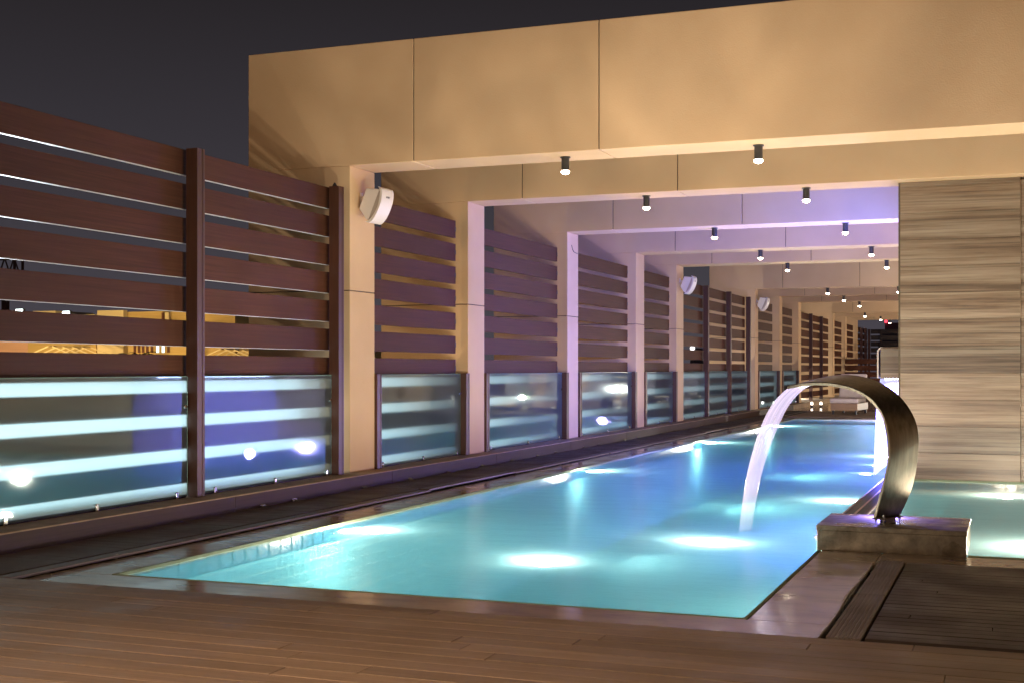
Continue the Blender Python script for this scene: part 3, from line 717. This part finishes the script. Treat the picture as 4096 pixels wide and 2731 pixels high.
# crossing screens at the far end
def cross_screen(label, x0, x1, y, zs, mat):
    t = thing("cross_screen", label, "slat screen", (x0, y, 0))
    boxes("slat_panel", [(0, x1 - x0, 0, 0.03, a, b) for a, b in zs], mat, t, 0.003)
    return t
M['black_slat'] = streaks("near_black_slats", [(0.3, (0.022, 0.012, 0.010)), (0.7, (0.035, 0.02, 0.016))], 0.6, (1.2, 30, 60), 1.0, 0.0, 0.1)
t = cross_screen("black slat screen closing the far end of the terrace", -7.7, 5.0, 76.7, slats(), M['black_slat'])
boxes("post", [(2.0, 2.12, -0.1, 0.0, 0.03, 3.7), (4.6, 4.72, -0.1, 0.0, 0.03, 3.7), (0.5, 0.62, -0.1, 0, 0.03, 3.7)], M['black_slat'], t)
cross_screen("low red brown slat fence crossing the far terrace behind the lounger", -7.70, 5.0, 64.55, [(1.97 - 0.315 * i - 0.24, 1.97 - 0.315 * i) for i in range(5)], M['slat'])

# ------------------------------------------------------------------ loudspeakers on the columns
def speaker():
    t = thing("loudspeaker", "", "speaker", (0, 0, 0), "white speakers on the portal frames")
    body = thing("cabinet_mount", "", "x")
    bpy.data.objects.remove(body)
    # wall bracket
    boxes("bracket", [(0, 0.008, -0.04, 0.04, -0.10, 0.08), (0.008, 0.09, -0.028, -0.02, -0.03, 0.03), (0.008, 0.09, 0.02, 0.028, -0.03, 0.03)], M['white_plastic'], t, 0.002)
    T = Matrix.Translation((0.09, 0, -0.02)) @ Matrix.Rotation(R(-6), 4, 'Z') @ Matrix.Rotation(R(24), 4, 'Y')
    bm = bmesh.new()
    prism(bm, [(0, -0.12), (0, 0.15), (0.15, 0.20), (0.20, 0.205), (0.20, -0.21), (0.15, -0.205)], -0.125, 0.125)
    bmesh.ops.transform(bm, matrix=T, verts=bm.verts)
    obj("cabinet", bm, M['white_plastic'], t, 0.012)
    bm = bmesh.new()
    out = [(0.20 + 0.085 * math.cos(R(a)), 0.235 * math.sin(R(a))) for a in range(-90, 91, 10)]
    inn = [(p[0] - 0.03 - 0.012 * abs(p[1]) / 0.235, p[1] * 0.985) for p in out][::-1]
    prism(bm, out + inn, -0.135, 0.135)
    bmesh.ops.transform(bm, matrix=T, verts=bm.verts)
    obj("front_trim", bm, M['white_plastic'], t, 0.004)
    bm = bmesh.new()
    prism(bm, [(0.198, -0.19), (0.198, 0.19)] + [(0.165 + 0.085 * math.cos(R(a)), 0.20 * math.sin(R(a))) for a in range(70, -71, -10)], -0.127, 0.127)
    bmesh.ops.transform(bm, matrix=T, verts=bm.verts)
    obj("grille", bm, M['grille'], t)
    cu = bpy.data.curves.new("logo", 'FONT'); cu.body = "BOSE"; cu.size = 0.034; cu.extrude = 0.001; cu.shear = 0.3; cu.align_x = 'CENTER'
    lo = bpy.data.objects.new("logo", cu); COL.objects.link(lo)
    bpy.context.view_layer.update()
    me = bpy.data.meshes.new_from_object(lo); bpy.data.objects.remove(lo)
    me.materials.clear(); me.materials.append(M['dark_text'])
    lo = bpy.data.objects.new("logo", me); COL.objects.link(lo); lo.parent = t
    lo.matrix_local = T @ Matrix.Translation((0.2745, 0.0, 0.13)) @ Matrix.Rotation(R(-17), 4, 'Y') @ Matrix(((0, 0, 1, 0), (1, 0, 0, 0), (0, 1, 0, 0), (0, 0, 0, 1)))
    return t
sp = speaker(); sp.location = (XF, 14.66, 3.64); sp["label"] = "largest white speaker on the nearest frame post"
dup(sp, (XF, 31.46, 3.64), "middle white speaker on the pinkish fifth frame post")
dup(sp, (XF, 41.67, 3.64), "smallest white speaker on the farthest speaker post")
# loose wire on the third frame
bm = bmesh.new(); pts = [(-7.73, 23.02, 3.80), (-7.715, 23.03, 3.72), (-7.70, 23.06, 3.675), (-7.69, 23.2, 3.655), (-7.69, 23.40, 3.66)]
for a, b in zip(pts[:-1], pts[1:]): bar(bm, a, b, 0.004)
tag(obj("loose_wire", bm, M['black']), "thin black wire hanging loose on the violet lit post", "wire")

# ------------------------------------------------------------------ downlights
dl = thing("downlight", "", "downlight", (0, 0, 4.025), "cylinder downlights under the beams")
bm = bmesh.new(); cyl(bm, (0, 0), 0.062, 0.062, -0.012, 0.0, 24); cyl(bm, (0, 0), 0.047, 0.047, -0.165, -0.012, 28); obj("housing", bm, M['black'], dl, 0.002)
bm = bmesh.new(); bmesh.ops.create_uvsphere(bm, u_segments=20, v_segments=12, radius=0.050, matrix=Matrix.Translation((0, 0, -0.178)) @ Matrix.Diagonal((1, 1, 0.62, 1))); obj("lens", bm, M['lamp_glow'], dl)
DLX = {0: (-5.02, -2.71), 1: (-5.04, -2.73), 2: (-5.05, -2.75), 3: (-5.08, -2.78), 4: (-5.1, -2.8), 5: (-5.5, -3.35), 6: (-5.56,), 7: (-5.5,), 8: (-6.35,), 9: (-6.1,), 10: (-6.08,)}
used = False
for i, xs in DLX.items():
    for j, x in enumerate(xs):
        yy = (FR[i][0] + FR[i][1]) / 2 + 0.02
        side = (("left downlight" if j == 0 else "right downlight") if len(xs) > 1 else "downlight")
        lab = "black cylinder %s under the %s beam from the front" % (side, ORD[i])
        if not used: dl.location = (x, yy, 4.025); dl["label"] = lab; used = True
        else: dup(dl, (x, yy, 4.025), lab)
        spot_lamp("downlight_beam", (x, yy, 3.83), (x, yy, 0), 60 if i < 6 else 320, (1.0, 0.78, 0.55), 80, 0.6, 0.03)

# ------------------------------------------------------------------ fountain
t = thing("stone_plinth", "low stained stone block carrying the curved steel fountain", "plinth", (-1.53, 10.93, 0))
bm = bmesh.new(); box(bm, 0, 1.17, 0, 0.95, 0.0, 0.165); obj("plinth_body", bm, M['plinth'], t, 0.004)
bm = bmesh.new(); box(bm, -0.006, 1.176, -0.006, 0.956, 0.166, 0.207); obj("cap_slab", bm, M['plinth'], t, 0.005)
u = Vector((-.88, .475, 0)); w_ = Vector((.475, .88, 0)); P0 = Vector((-1.0, 11.35, 0))
EDGE_R = [(-0.017, .246), (-.122, .457), (-.176, .643), (-.193, .79), (-.200, .937), (-.163, 1.082), (-.059, 1.226), (.089, 1.335), (.263, 1.405), (.485, 1.438), (.715, 1.422), (.951, 1.353)]
EDGE_L = [(.031, .246), (-.020, .42), (-.066, .57), (-.098, .71), (-.104, .82), (-.088, .96), (-.041, 1.104), (.05, 1.225), (.202, 1.312), (.42, 1.362), (.68, 1.372), (.94, 1.338)]
CEN = [a_ + b_ for a_, b_ in zip(EDGE_L, EDGE_R)]
fo = thing("fountain_spout", "tall curved brushed steel blade fountain arching to the left over the pool", "fountain", (P0.x, P0.y, 0.207))
org = Vector((P0.x, P0.y, 0.207))
bm = bmesh.new(); rings = []
def catmull(pts, k=4):
    o = []
    for i in range(len(pts) - 1):
        p = [pts[max(i - 1, 0)], pts[i], pts[i + 1], pts[min(i + 2, len(pts) - 1)]]
        for j in range(k):
            t_ = j / k
            o.append(tuple(0.5 * ((2 * p[1][c]) + (-p[0][c] + p[2][c]) * t_ + (2 * p[0][c] - 5 * p[1][c] + 4 * p[2][c] - p[3][c]) * t_ ** 2 + (-p[0][c] + 3 * p[1][c] - 3 * p[2][c] + p[3][c]) * t_ ** 3) for c in range(len(p[0]))))
    o.append(pts[-1]); return o
CC = catmull(CEN, 5)
def edge_pts(q):
    return (P0 - w_ * 0.14 + u * q[0] + Vector((0, 0, q[1])) - org, P0 + w_ * 0.14 + u * q[2] + Vector((0, 0, q[3])) - org)
for i, q in enumerate(CC):
    A0, B0 = edge_pts(CC[max(i - 1, 0)]); A1, B1 = edge_pts(CC[min(i + 1, len(CC) - 1)]); A, B = edge_pts(q)
    tan = ((A1 + B1) - (A0 + B0)).normalized()
    c = (A + B) / 2; h = (B - A) / 2
    nrm = tan.cross(h).normalized()                      # outer normal
    if nrm.dot(-u + Vector((0, 0, .6))) < 0: nrm = -nrm
    sec = [(-1, -.9), (-1, .2), (-.97, .45), (-.5, .62), (0, .7), (.5, .62), (.97, .45), (1, .2), (1, -.9), (.95, -.9), (.93, -.1), (-.93, -.1), (-.95, -.9)]
    rings.append([bm.verts.new(c + h * p + nrm * 0.022 * k_) for p, k_ in sec])
for a, b in zip(rings[:-1], rings[1:]):
    for i in range(len(a)): bm.faces.new((a[i], a[(i + 1) % len(a)], b[(i + 1) % len(a)], b[i]))
bm.faces.new(rings[0][::-1]); bm.faces.new(rings[-1])
blade = obj("blade", bm, M['brushed'], fo, smooth=True)
md = blade.modifiers.new("es", 'EDGE_SPLIT'); md.split_angle = R(35)
rotz = math.atan2(w_.y, w_.x)
bm = bmesh.new()
box(bm, -0.155, 0.155, -0.05, 0.05, 0.034, 0.043)
bmesh.ops.transform(bm, matrix=Matrix.Rotation(rotz, 4, 'Z'), verts=bm.verts); obj("base_plate", bm, M['brushed'], fo, 0.002)
bm = bmesh.new(); box(bm, -0.07, 0.07, -0.03, 0.03, 0.0, 0.034)
bmesh.ops.transform(bm, matrix=Matrix.Rotation(rotz, 4, 'Z'), verts=bm.verts); obj("pipe_stub", bm, M['black'], fo, 0.002)
bm = bmesh.new(); cyl(bm, (0, 0), 0.006, 0.006, 0.0, 0.072, 10); cyl(bm, (0, 0), 0.012, 0.012, 0.024, 0.034, 6); cyl(bm, (0, 0), 0.012, 0.012, 0.0435, 0.053, 6)
first = None
for px_, py_ in ((-0.12, -0.036), (0.12, -0.036), (-0.12, 0.036), (0.12, 0.036)):
    if first is None: first = obj("bolt", bm, M['steel'], fo); o = first
    else: o = first.copy(); COL.objects.link(o); o.parent = fo
    o.location = Matrix.Rotation(rotz, 3, 'Z') @ Vector((px_, py_, 0))
# water jet leaving the blade
JET_ = [(0.60, 1.385, .10), (0.80, 1.365, .112), (0.93, 1.330, .118), (1.05, 1.245, .115), (1.16, 1.12, .110), (1.25, 0.965, .105), (1.33, 0.79, .098), (1.40, 0.60, .090), (1.455, 0.40, .082), (1.50, 0.18, .075), (1.53, -0.015, .07)]
def ribbon(name, pts, nu, thick, mat):
    bm = bmesh.new(); uvl = bm.loops.layers.uv.new("UVMap"); CJ = catmull(pts, 5); rows = []
    for i, (s, z, hw) in enumerate(CJ):
        row = []
        for side in (0, 1):
            for j in range(nu + 1):
                q = -1 + 2 * j / nu
                c = P0 + u * (s + thick * math.sqrt(max(0, 1 - q * q)) * (1 if side == 0 else -1)) + Vector((0, 0, z))
                row.append((bm.verts.new(c + w_ * hw * q), j / nu, i / (len(CJ) - 1)))
        rows.append(row)
    for a, b in zip(rows[:-1], rows[1:]):
        for side in (0, 1):
            for j in range(nu):
                k = side * (nu + 1) + j
                q = (a[k], a[k + 1], b[k + 1], b[k])
                f_ = bm.faces.new([v[0] for v in q]); f_.smooth = True
                for lp, v in zip(f_.loops, q): lp[uvl].uv = (v[1] + 0.37 * side, v[2])
    me = bpy.data.meshes.new(name); bm.to_mesh(me); bm.free(); me.materials.append(mat)
    o = bpy.data.objects.new(name, me); COL.objects.link(o); return o
JET = [(a_, b_, c_ * (1.0 + 0.22 * min(1, k_ / 5))) for k_, (a_, b_, c_) in enumerate(JET_)]
tag(ribbon("water_jet", JET, 12, 0.028, M['jet']), "curving jet of water falling from the steel fountain into the pool", "water jet")

# ------------------------------------------------------------------ marble pillar, waterfall spout
t = thing("marble_pillar", "wide pillar clad in brown striped marble, right of the fountain", "pillar", (-1.47, 18.4, 0))
rc = random.Random(3)
boxes("cladding", [(0.001 * rc.random(), 1.538, 0.0025 * rc.random(), 0.5, max(-0.2, k * 0.36 + 0.0015), min(4.022, k * 0.36 + 0.3585)) for k in range(-1, 12)], M['marble'], t, 0.0015, segs=1)
boxes("core", [(0.01, 1.53, 0.01, 0.49, -0.2, 4.0)], M['joint'], t)
boxes("corner_trim", [(-0.012, 0.012, -0.004, 0.02, -0.2, 4.02)], M['joint'], t)
t = thing("marble_wall", "striped marble wall at the right edge, set back from the pillar", "wall", (0.072, 18.445, 0))
boxes("cladding", [(0, 3.6, 0, 0.4, -0.2, 4.0)], M['marble'], t, 0.004)
t = thing("waterfall_wall", "striped marble wall of the waterfall behind the pillar", "wall", (-1.40, 18.91, 0))
boxes("cladding", [(0, 0.3, 0, 8.0, -0.2, 2.6)], M['marble'], t, 0.004)
t = thing("waterfall_spout", "striped marble block jutting from the pillar over the blue glow", "spout", (-1.79, 18.78, 0))
bm = bmesh.new()
prism(bm, [(0.035, 1.365), (0.395, 1.365), (0.395, 1.785), (0.035, 1.785)], 0, 3.7)
obj("block", bm, M['marble'], t, 0.004)
bm = bmesh.new()
prism(bm, [(-0.02, 1.37), (0.0, 1.37), (0.0, 1.74), (0.03, 1.787), (0.37, 1.787), (0.37, 1.80), (0.03, 1.80), (-0.008, 1.775), (-0.02, 1.74)], 0.10, 3.75)
obj("edge_trim", bm, M['white_plastic'], t)
bm = bmesh.new(); uvl = bm.loops.layers.uv.new("UVMap"); rows = []
for i in range(13):
    zz = 1.36 - i * 1.375 / 12; xx = -1.77 - 0.10 * (i / 12) ** 0.5
    rows.append([(bm.verts.new((xx, yy, zz)), j / 8, i / 12) for j, yy in enumerate([18.95 + 3.5 * q / 8 for q in range(9)])])
for a, b in zip(rows[:-1], rows[1:]):
    for j in range(8):
        q = (a[j], a[j + 1], b[j + 1], b[j]); f_ = bm.faces.new([v[0] for v in q]); f_.smooth = True
        for lp, v in zip(f_.loops, q): lp[uvl].uv = (v[1], v[2])
me = bpy.data.meshes.new("waterfall"); bm.to_mesh(me); bm.free(); me.materials.append(M['curtain'])
o = bpy.data.objects.new("waterfall", me); COL.objects.link(o); tag(o, "thin curtain of water glowing blue white beneath the marble block", "waterfall")
o = boxes("led_strip", [(-1.70, -1.66, 18.85, 22.4, 1.345, 1.362)], emit("led_glow", (0.55, 0.62, 1.0), 30)); tag(o, "blue white led strip under the marble waterfall block", "light strip")

# ------------------------------------------------------------------ far terrace: loungers, floor lamps
lg = thing("sun_lounger", "", "lounger", (0, 0, 0), "cream cushioned loungers on the far terrace")
boxes("base", [(-0.42, 0.42, 0.03, 1.95, 0.13, 0.36)], M['teak'], lg, 0.01)
ft = boxes("foot", [(-0.03, 0.03, -0.03, 0.03, 0, 0.129)], M['black'], lg)
ft.location = (-0.36, 0.12, 0)
for p in ((0.36, 0.12), (-0.36, 1.8), (0.36, 1.8)):
    c = ft.copy(); COL.objects.link(c); c.parent = lg; c.location = (p[0], p[1], 0)
boxes("seat_cushion", [(-0.46, 0.46, 0.0, 1.35, 0.362, 0.52)], M['cushion'], lg, 0.05, segs=4)
bm = bmesh.new(); box(bm, -0.43, 0.43, -0.06, 0.06, 0.0, 0.95)
bmesh.ops.transform(bm, matrix=Matrix.Translation((0, 1.36, 0.42)) @ Matrix.Rotation(R(-24), 4, 'X'), verts=bm.verts)
obj("backrest", bm, M['cushion'], lg, 0.045, segs=4)
lg.location = (-5.1, 42.5, 0.032); lg.rotation_euler = (0, 0, R(-4)); lg["label"] = "cream lounger on teak base seen under the fountain arch"
dup(lg, (-3.6, 42.3, 0.032), "cream lounger beside the one under the fountain arch, nearer the waterfall")
for i, x in enumerate((-2.0, -0.4, 1.2, 2.8)):
    dup(lg, (x, 42.3 + 0.1 * i, 0.032), ["third", "fourth", "fifth", "sixth"][i] + " cream lounger in the row, hidden behind the marble pillar")
fl = thing("floor_lamp", "", "floor lamp", (0, 0, 0.03), "small lamps standing on the far floor")
bm = bmesh.new(); cyl(bm, (0, 0), 0.05, 0.05, 0, 0.10, 16); obj("lamp_base", bm, M['black'], fl)
bm = bmesh.new(); cyl(bm, (0, 0), 0.045, 0.035, 0.101, 0.20, 16); obj("lamp_lens", bm, emit("floor_lamp_glow", (1.0, 0.85, 0.68), 7), fl)
for i, (x, y) in enumerate(((-7.2, 50.1), (-6.9, 50.4), (-6.45, 50.5))):
    lab = "small glowing floor lamp, %s of three past the pool end" % ("leftmost", "middle", "rightmost")[i]
    if i == 0: fl.location = (x, y, 0.03); fl["label"] = lab
    else: dup(fl, (x, y, 0.03), lab)
# potted plant and lantern of the lounge, mirrored in the glass
t = thing("potted_plant", "leafy green plant in a pot among the loungers, seen mirrored in the glass", "plant", (0.4, 42.7, 0.032))
bm = bmesh.new(); cyl(bm, (0, 0), 0.16, 0.22, 0, 0.42, 20); obj("pot", bm, M['plinth'], t, 0.006)
bm = bmesh.new(); rp = random.Random(5)
for k in range(90):
    a = rp.uniform(0, 6.283); r0 = rp.uniform(0.05, 0.42); z0 = rp.uniform(0.5, 1.15); L = rp.uniform(0.10, 0.18); wd = L * 0.3
    c = Vector((r0 * math.cos(a), r0 * math.sin(a), z0)); d = Vector((math.cos(a), math.sin(a), rp.uniform(-.5, .9))).normalized(); sd = d.cross(Vector((0, 0, 1))).normalized()
    bm.faces.new([bm.verts.new(p_) for p_ in (c, c + d * L * .5 + sd * wd, c + d * L, c + d * L * .5 - sd * wd)])
for k in range(12):
    a = k * 0.52; bar(bm, (0, 0, 0.4), (0.3 * math.cos(a), 0.3 * math.sin(a), rp.uniform(.7, 1.05)), 0.006)
obj("foliage", bm, M['plant'], t)
point_lamp("plant_fill_light", (0.4, 42.2, 0.5), 60, (1.0, 0.95, 0.7), 0.04)  # unseen lamp added so the leaves show up in the mirrored view
t = thing("lantern", "small glowing lantern on the far floor, seen mirrored in the glass", "lantern", (2.0, 50.0, 0.03))
boxes("lantern_frame", [(-0.13, 0.13, -0.13, 0.13, 0, 0.03), (-0.13, 0.13, -0.13, 0.13, 0.42, 0.45)] + [(a_, a_ + 0.015, b_, b_ + 0.015, 0.03, 0.42) for a_ in (-0.13, 0.115) for b_ in (-0.13, 0.115)], M['black'], t)
boxes("lantern_glow", [(-0.07, 0.07, -0.07, 0.07, 0.031, 0.30)], M['lamp_glow'], t, 0.01)
# side building giving the glass its reflections
t = thing("terrace_building", "beige building wall along the right side, seen mirrored in the glass", "building", (4.7, 0, 0))
boxes("wall", [(0, 0.3, -8, 76, 0, 5.5)], M['stucco'], t)
for a in (20, 26, 32, 38): boxes("window", [(-0.02, -0.001, a, a + 1.6, 0.2, 2.4)], M['win_dark'], t)
# pebble
bm = bmesh.new(); bmesh.ops.create_icosphere(bm, subdivisions=2, radius=0.02)
for v in bm.verts: v.co *= random.uniform(.85, 1.1)
tag(obj("pebble", bm, M['bg_pale'], loc=(-6.625, 8.44, 0.018), smooth=True), "small tan stone lying in the gap beside the left coping", "stone")

# ------------------------------------------------------------------ neighbouring city
def building(name, label, x0, x1, y, zt, mat, depth=12, extra=None, cat="building"):
    t = thing(name, label, cat, (x0, y, -18))
    boxes("wall", [(0, x1 - x0, 0, depth, 0, zt + 18)], mat, t)
    return t
building("pink_building", "pinkish plain building low behind the left slats", -72, -62.26, 70.3, 3.35, M['bg_pink'])
b = building("ochre_building", "ochre building with small rooftop boxes behind the left slats", -62.25, -56.62, 70, 3.9, M['bg_ochre'])
boxes("roof_box", [(-63.6 + 62.25, -61.66 + 62.25, 2, 6, 21.9, 23.45)], M['bg_pale'], b)
boxes("roof_box", [(-59.5 + 62.25, -57.5 + 62.25, 1, 5, 21.9, 23.1)], M['bg_pale'], b)
b = building("ochre_block", "tall ochre block behind the slats beside the thick near post", -56.6, -46.2, 70.5, 5.2, M['bg_ochre'])
boxes("corner_bay", [(0, 2.1, -0.4, 0, 0, 23.3)], M['bg_pale'], b)
boxes("drain_pipe", [(4.95, 5.1, -0.2, -0.05, 5, 23.1)], M['win_dark'], b)
boxes("pilaster", [(5.2, 5.5, -0.2, 0, 5, 23.1)], M['bg_pale'], b)
b = building("windowed_house", "yellow lit house with a row of small windows, two of them lit", -53.6, -48.9, 69.4, 3.3, M['bg_ochre'], 0.6)
for i, dx in enumerate((0.45, 0.78, 1.10, 1.42, 1.78, 2.22, 2.64, 3.05)):
    boxes("window", [(dx, dx + 0.2, -0.02, -0.001, 20.52, 21.08)], M['win_lit'] if i in (5, 6) else M['win_dark'], b)
building("ochre_wall", "low olive ochre building seen between the two near tall posts", -46.1, -41.0, 70.8, 3.3, M['bg_ochre'])
def pergola(label, cx, y, z, w, h, mat):
    t = thing("gable_canopy", label, "canopy", (cx, y, z - 3), "pale gabled canopies in front of the ochre buildings")
    bm = bmesh.new()
    for k in range(5):
        yy = -k * 0.9 + 2
        bar(bm, (-w, yy, 3 + 0.0), (-0.1 * w, yy, 3 + h), 0.035); bar(bm, (0.1 * w, yy, 3 + h), (w, yy, 3.0), 0.035)
    for xx, zz in ((-w, 3), (-0.1 * w, 3 + h), (0.1 * w, 3 + h), (w, 3)): bar(bm, (xx, -1.6, zz), (xx, 2, zz), 0.04)
    obj("rafters", bm, mat, t)
    bm = bmesh.new()
    for xx in (-w, w):
        for yy in (-1.6, 2): bar(bm, (xx, yy, -14), (xx, yy, 3), 0.06)
    obj("supports", bm, mat, t)
pergola("left gabled canopy of pale rafters below the second lowest gap", -56.4, 67, 2.33, 1.75, 0.55, M['bg_pale'])
pergola("right gabled canopy seen between the two near tall posts", -43.7, 67, 2.2, 1.3, 0.45, M['bg_pale'])
fl_ = thing("floodlight", "", "floodlight", (0, 0, 0), "white floodlights on the rooftops")
boxes("lamp_face", [(-0.26, 0.26, -0.05, 0, 0, 0.42), (-0.19, 0.19, -0.06, 0, -0.16, -0.04)], M['flood'], fl_)
boxes("housing", [(-0.3, 0.3, 0.001, 0.2, -0.2, 0.46)], M['black'], fl_)
fl_.location = (-61.0, 67.8, 4.93); fl_["label"] = "larger white floodlight on the left rooftop box"
dup(fl_, (-57.2, 67.8, 4.74), "smaller white floodlight right of the larger one")
# palms
def palm(label, x, y, z, s):
    t = thing("palm_tree", label, "palm", (x, y, -18), "dark palms before the yellow house")
    bm = bmesh.new(); cyl(bm, (0, 0), 0.25, 0.16, 0, z + 18, 10); obj("trunk", bm, M['trunk'], t)
    bm = bmesh.new()
    for k in range(26):
        a = random.uniform(0, 6.28); el = random.uniform(0.1, 1.2); L = s * random.uniform(.8, 1.2); prev = None
        for q in range(7):
            f_ = q / 6; rr = L * f_ * math.cos(el * (1 - .4 * f_)); zz = z + 18 + L * math.sin(el) * f_ - 0.8 * L * f_ * f_ * .7
            c = Vector((rr * math.cos(a), rr * math.sin(a), zz)); sd = Vector((-math.sin(a), math.cos(a), 0)) * 0.12 * s * math.sin(math.pi * min(1, f_ + .15))
            cur = (bm.verts.new(c - sd - Vector((0, 0, .05))), bm.verts.new(c), bm.verts.new(c + sd - Vector((0, 0, .05))))
            if prev:
                bm.faces.new((prev[0], prev[1], cur[1], cur[0])); bm.faces.new((prev[1], prev[2], cur[2], cur[1]))
            prev = cur
    obj("fronds", bm, M['palm'], t)
palm("small dark palm at the left before the yellow house", -52.6, 66.5, 2.05, 1.0)
palm("dark palm before the lit windows of the yellow house", -50.0, 66.0, 2.1, 1.1)
# crane
t = thing("tower_crane", "rust red lattice crane top behind the far left slats", "crane", (-86.4, 95, -18))
bm = bmesh.new()
for xx in (-1.1, 1.1):
    for yy in (-1.1, 1.1): bar(bm, (xx, yy, 0), (xx, yy, 24.5), 0.10)
for k in range(11):
    z0 = k * 2.2
    for s1 in (-1.1, 1.1):
        bar(bm, (-1.1, s1, z0), (1.1, s1, z0 + 2.2), 0.05); bar(bm, (s1, 1.1, z0), (s1, -1.1, z0 + 2.2), 0.05); bar(bm, (-1.1, s1, z0), (1.1, s1, z0), 0.05)
obj("mast", bm, M['crane'], t)
bm = bmesh.new()
for zz in (28.3, 29.6):
    for yy in (-.6, .6): bar(bm, (-14, yy, zz), (1.4, yy, zz), 0.07)
for k in range(14):
    bar(bm, (-14 + k * 1.1, -.6, 28.3), (-13.45 + k * 1.1, -.6, 29.6), 0.05); bar(bm, (-13.45 + k * 1.1, -.6, 29.6), (-12.9 + k * 1.1, -.6, 28.3), 0.05)
bar(bm, (0.9, -.6, 28.3), (0.9, -.6, 29.7), 0.09); bar(bm, (-0.7, 0, 28.3), (-0.7, 0, 24.0), 0.25); bar(bm, (1.3, 0, 28.3), (1.3, 0, 29.9), 0.09)
obj("jib", bm, M['crane'], t)
# far tower
t = thing("high_rise_tower", "distant grey tower with red roof lights beyond the black screen", "tower", (-36.9, 400, -18))
boxes("shaft", [(0, 7.4, 0, 10, 0, 30.5), (0.7, 6.7, 1, 9, 30.5, 33.0), (-1.2, 9.4, 1, 12, 0, 27.5)], M['tower'], t)
for x in (0.7, 6.4): boxes("beacon", [(x, x + 0.7, 0.5, 1, 33.0, 33.8)], M['beacon'], t)
# monument in the long bay, its floodlighting put into the material as emission
t = thing("lit_monument", "bright white floodlit turret seen through the long bay", "monument", (-71.35, 300, 3.6))
bm = bmesh.new(); prism(bm, [(-.15, 1.8), (1.0, 1.8), (1.0, 2.1), (.8, 2.3), (.85, 2.8), (.6, 3.15), (.25, 3.15), (0, 2.8), (.05, 2.3), (-.15, 2.1)], 0, 1.5); obj("turret", bm, M['white_lit'], t)
boxes("shaft", [(0, 0.85, 0, 1.2, -21.6, 1.799)], M['tower'], t)
t = thing("arched_building", "low building with small arches right of the white turret", "building", (-70.2, 299, -18))
boxes("wall", [(0, 2.6, 0, 2, 0, 23.9), (0.2, 2.4, 0, 2, 23.9, 24.3)], M['tower'], t)
for x in (0.25, 0.85, 1.45, 2.05): boxes("arch", [(x, x + .3, -.02, -.001, 23.0, 23.7)], M['win_dark'], t)
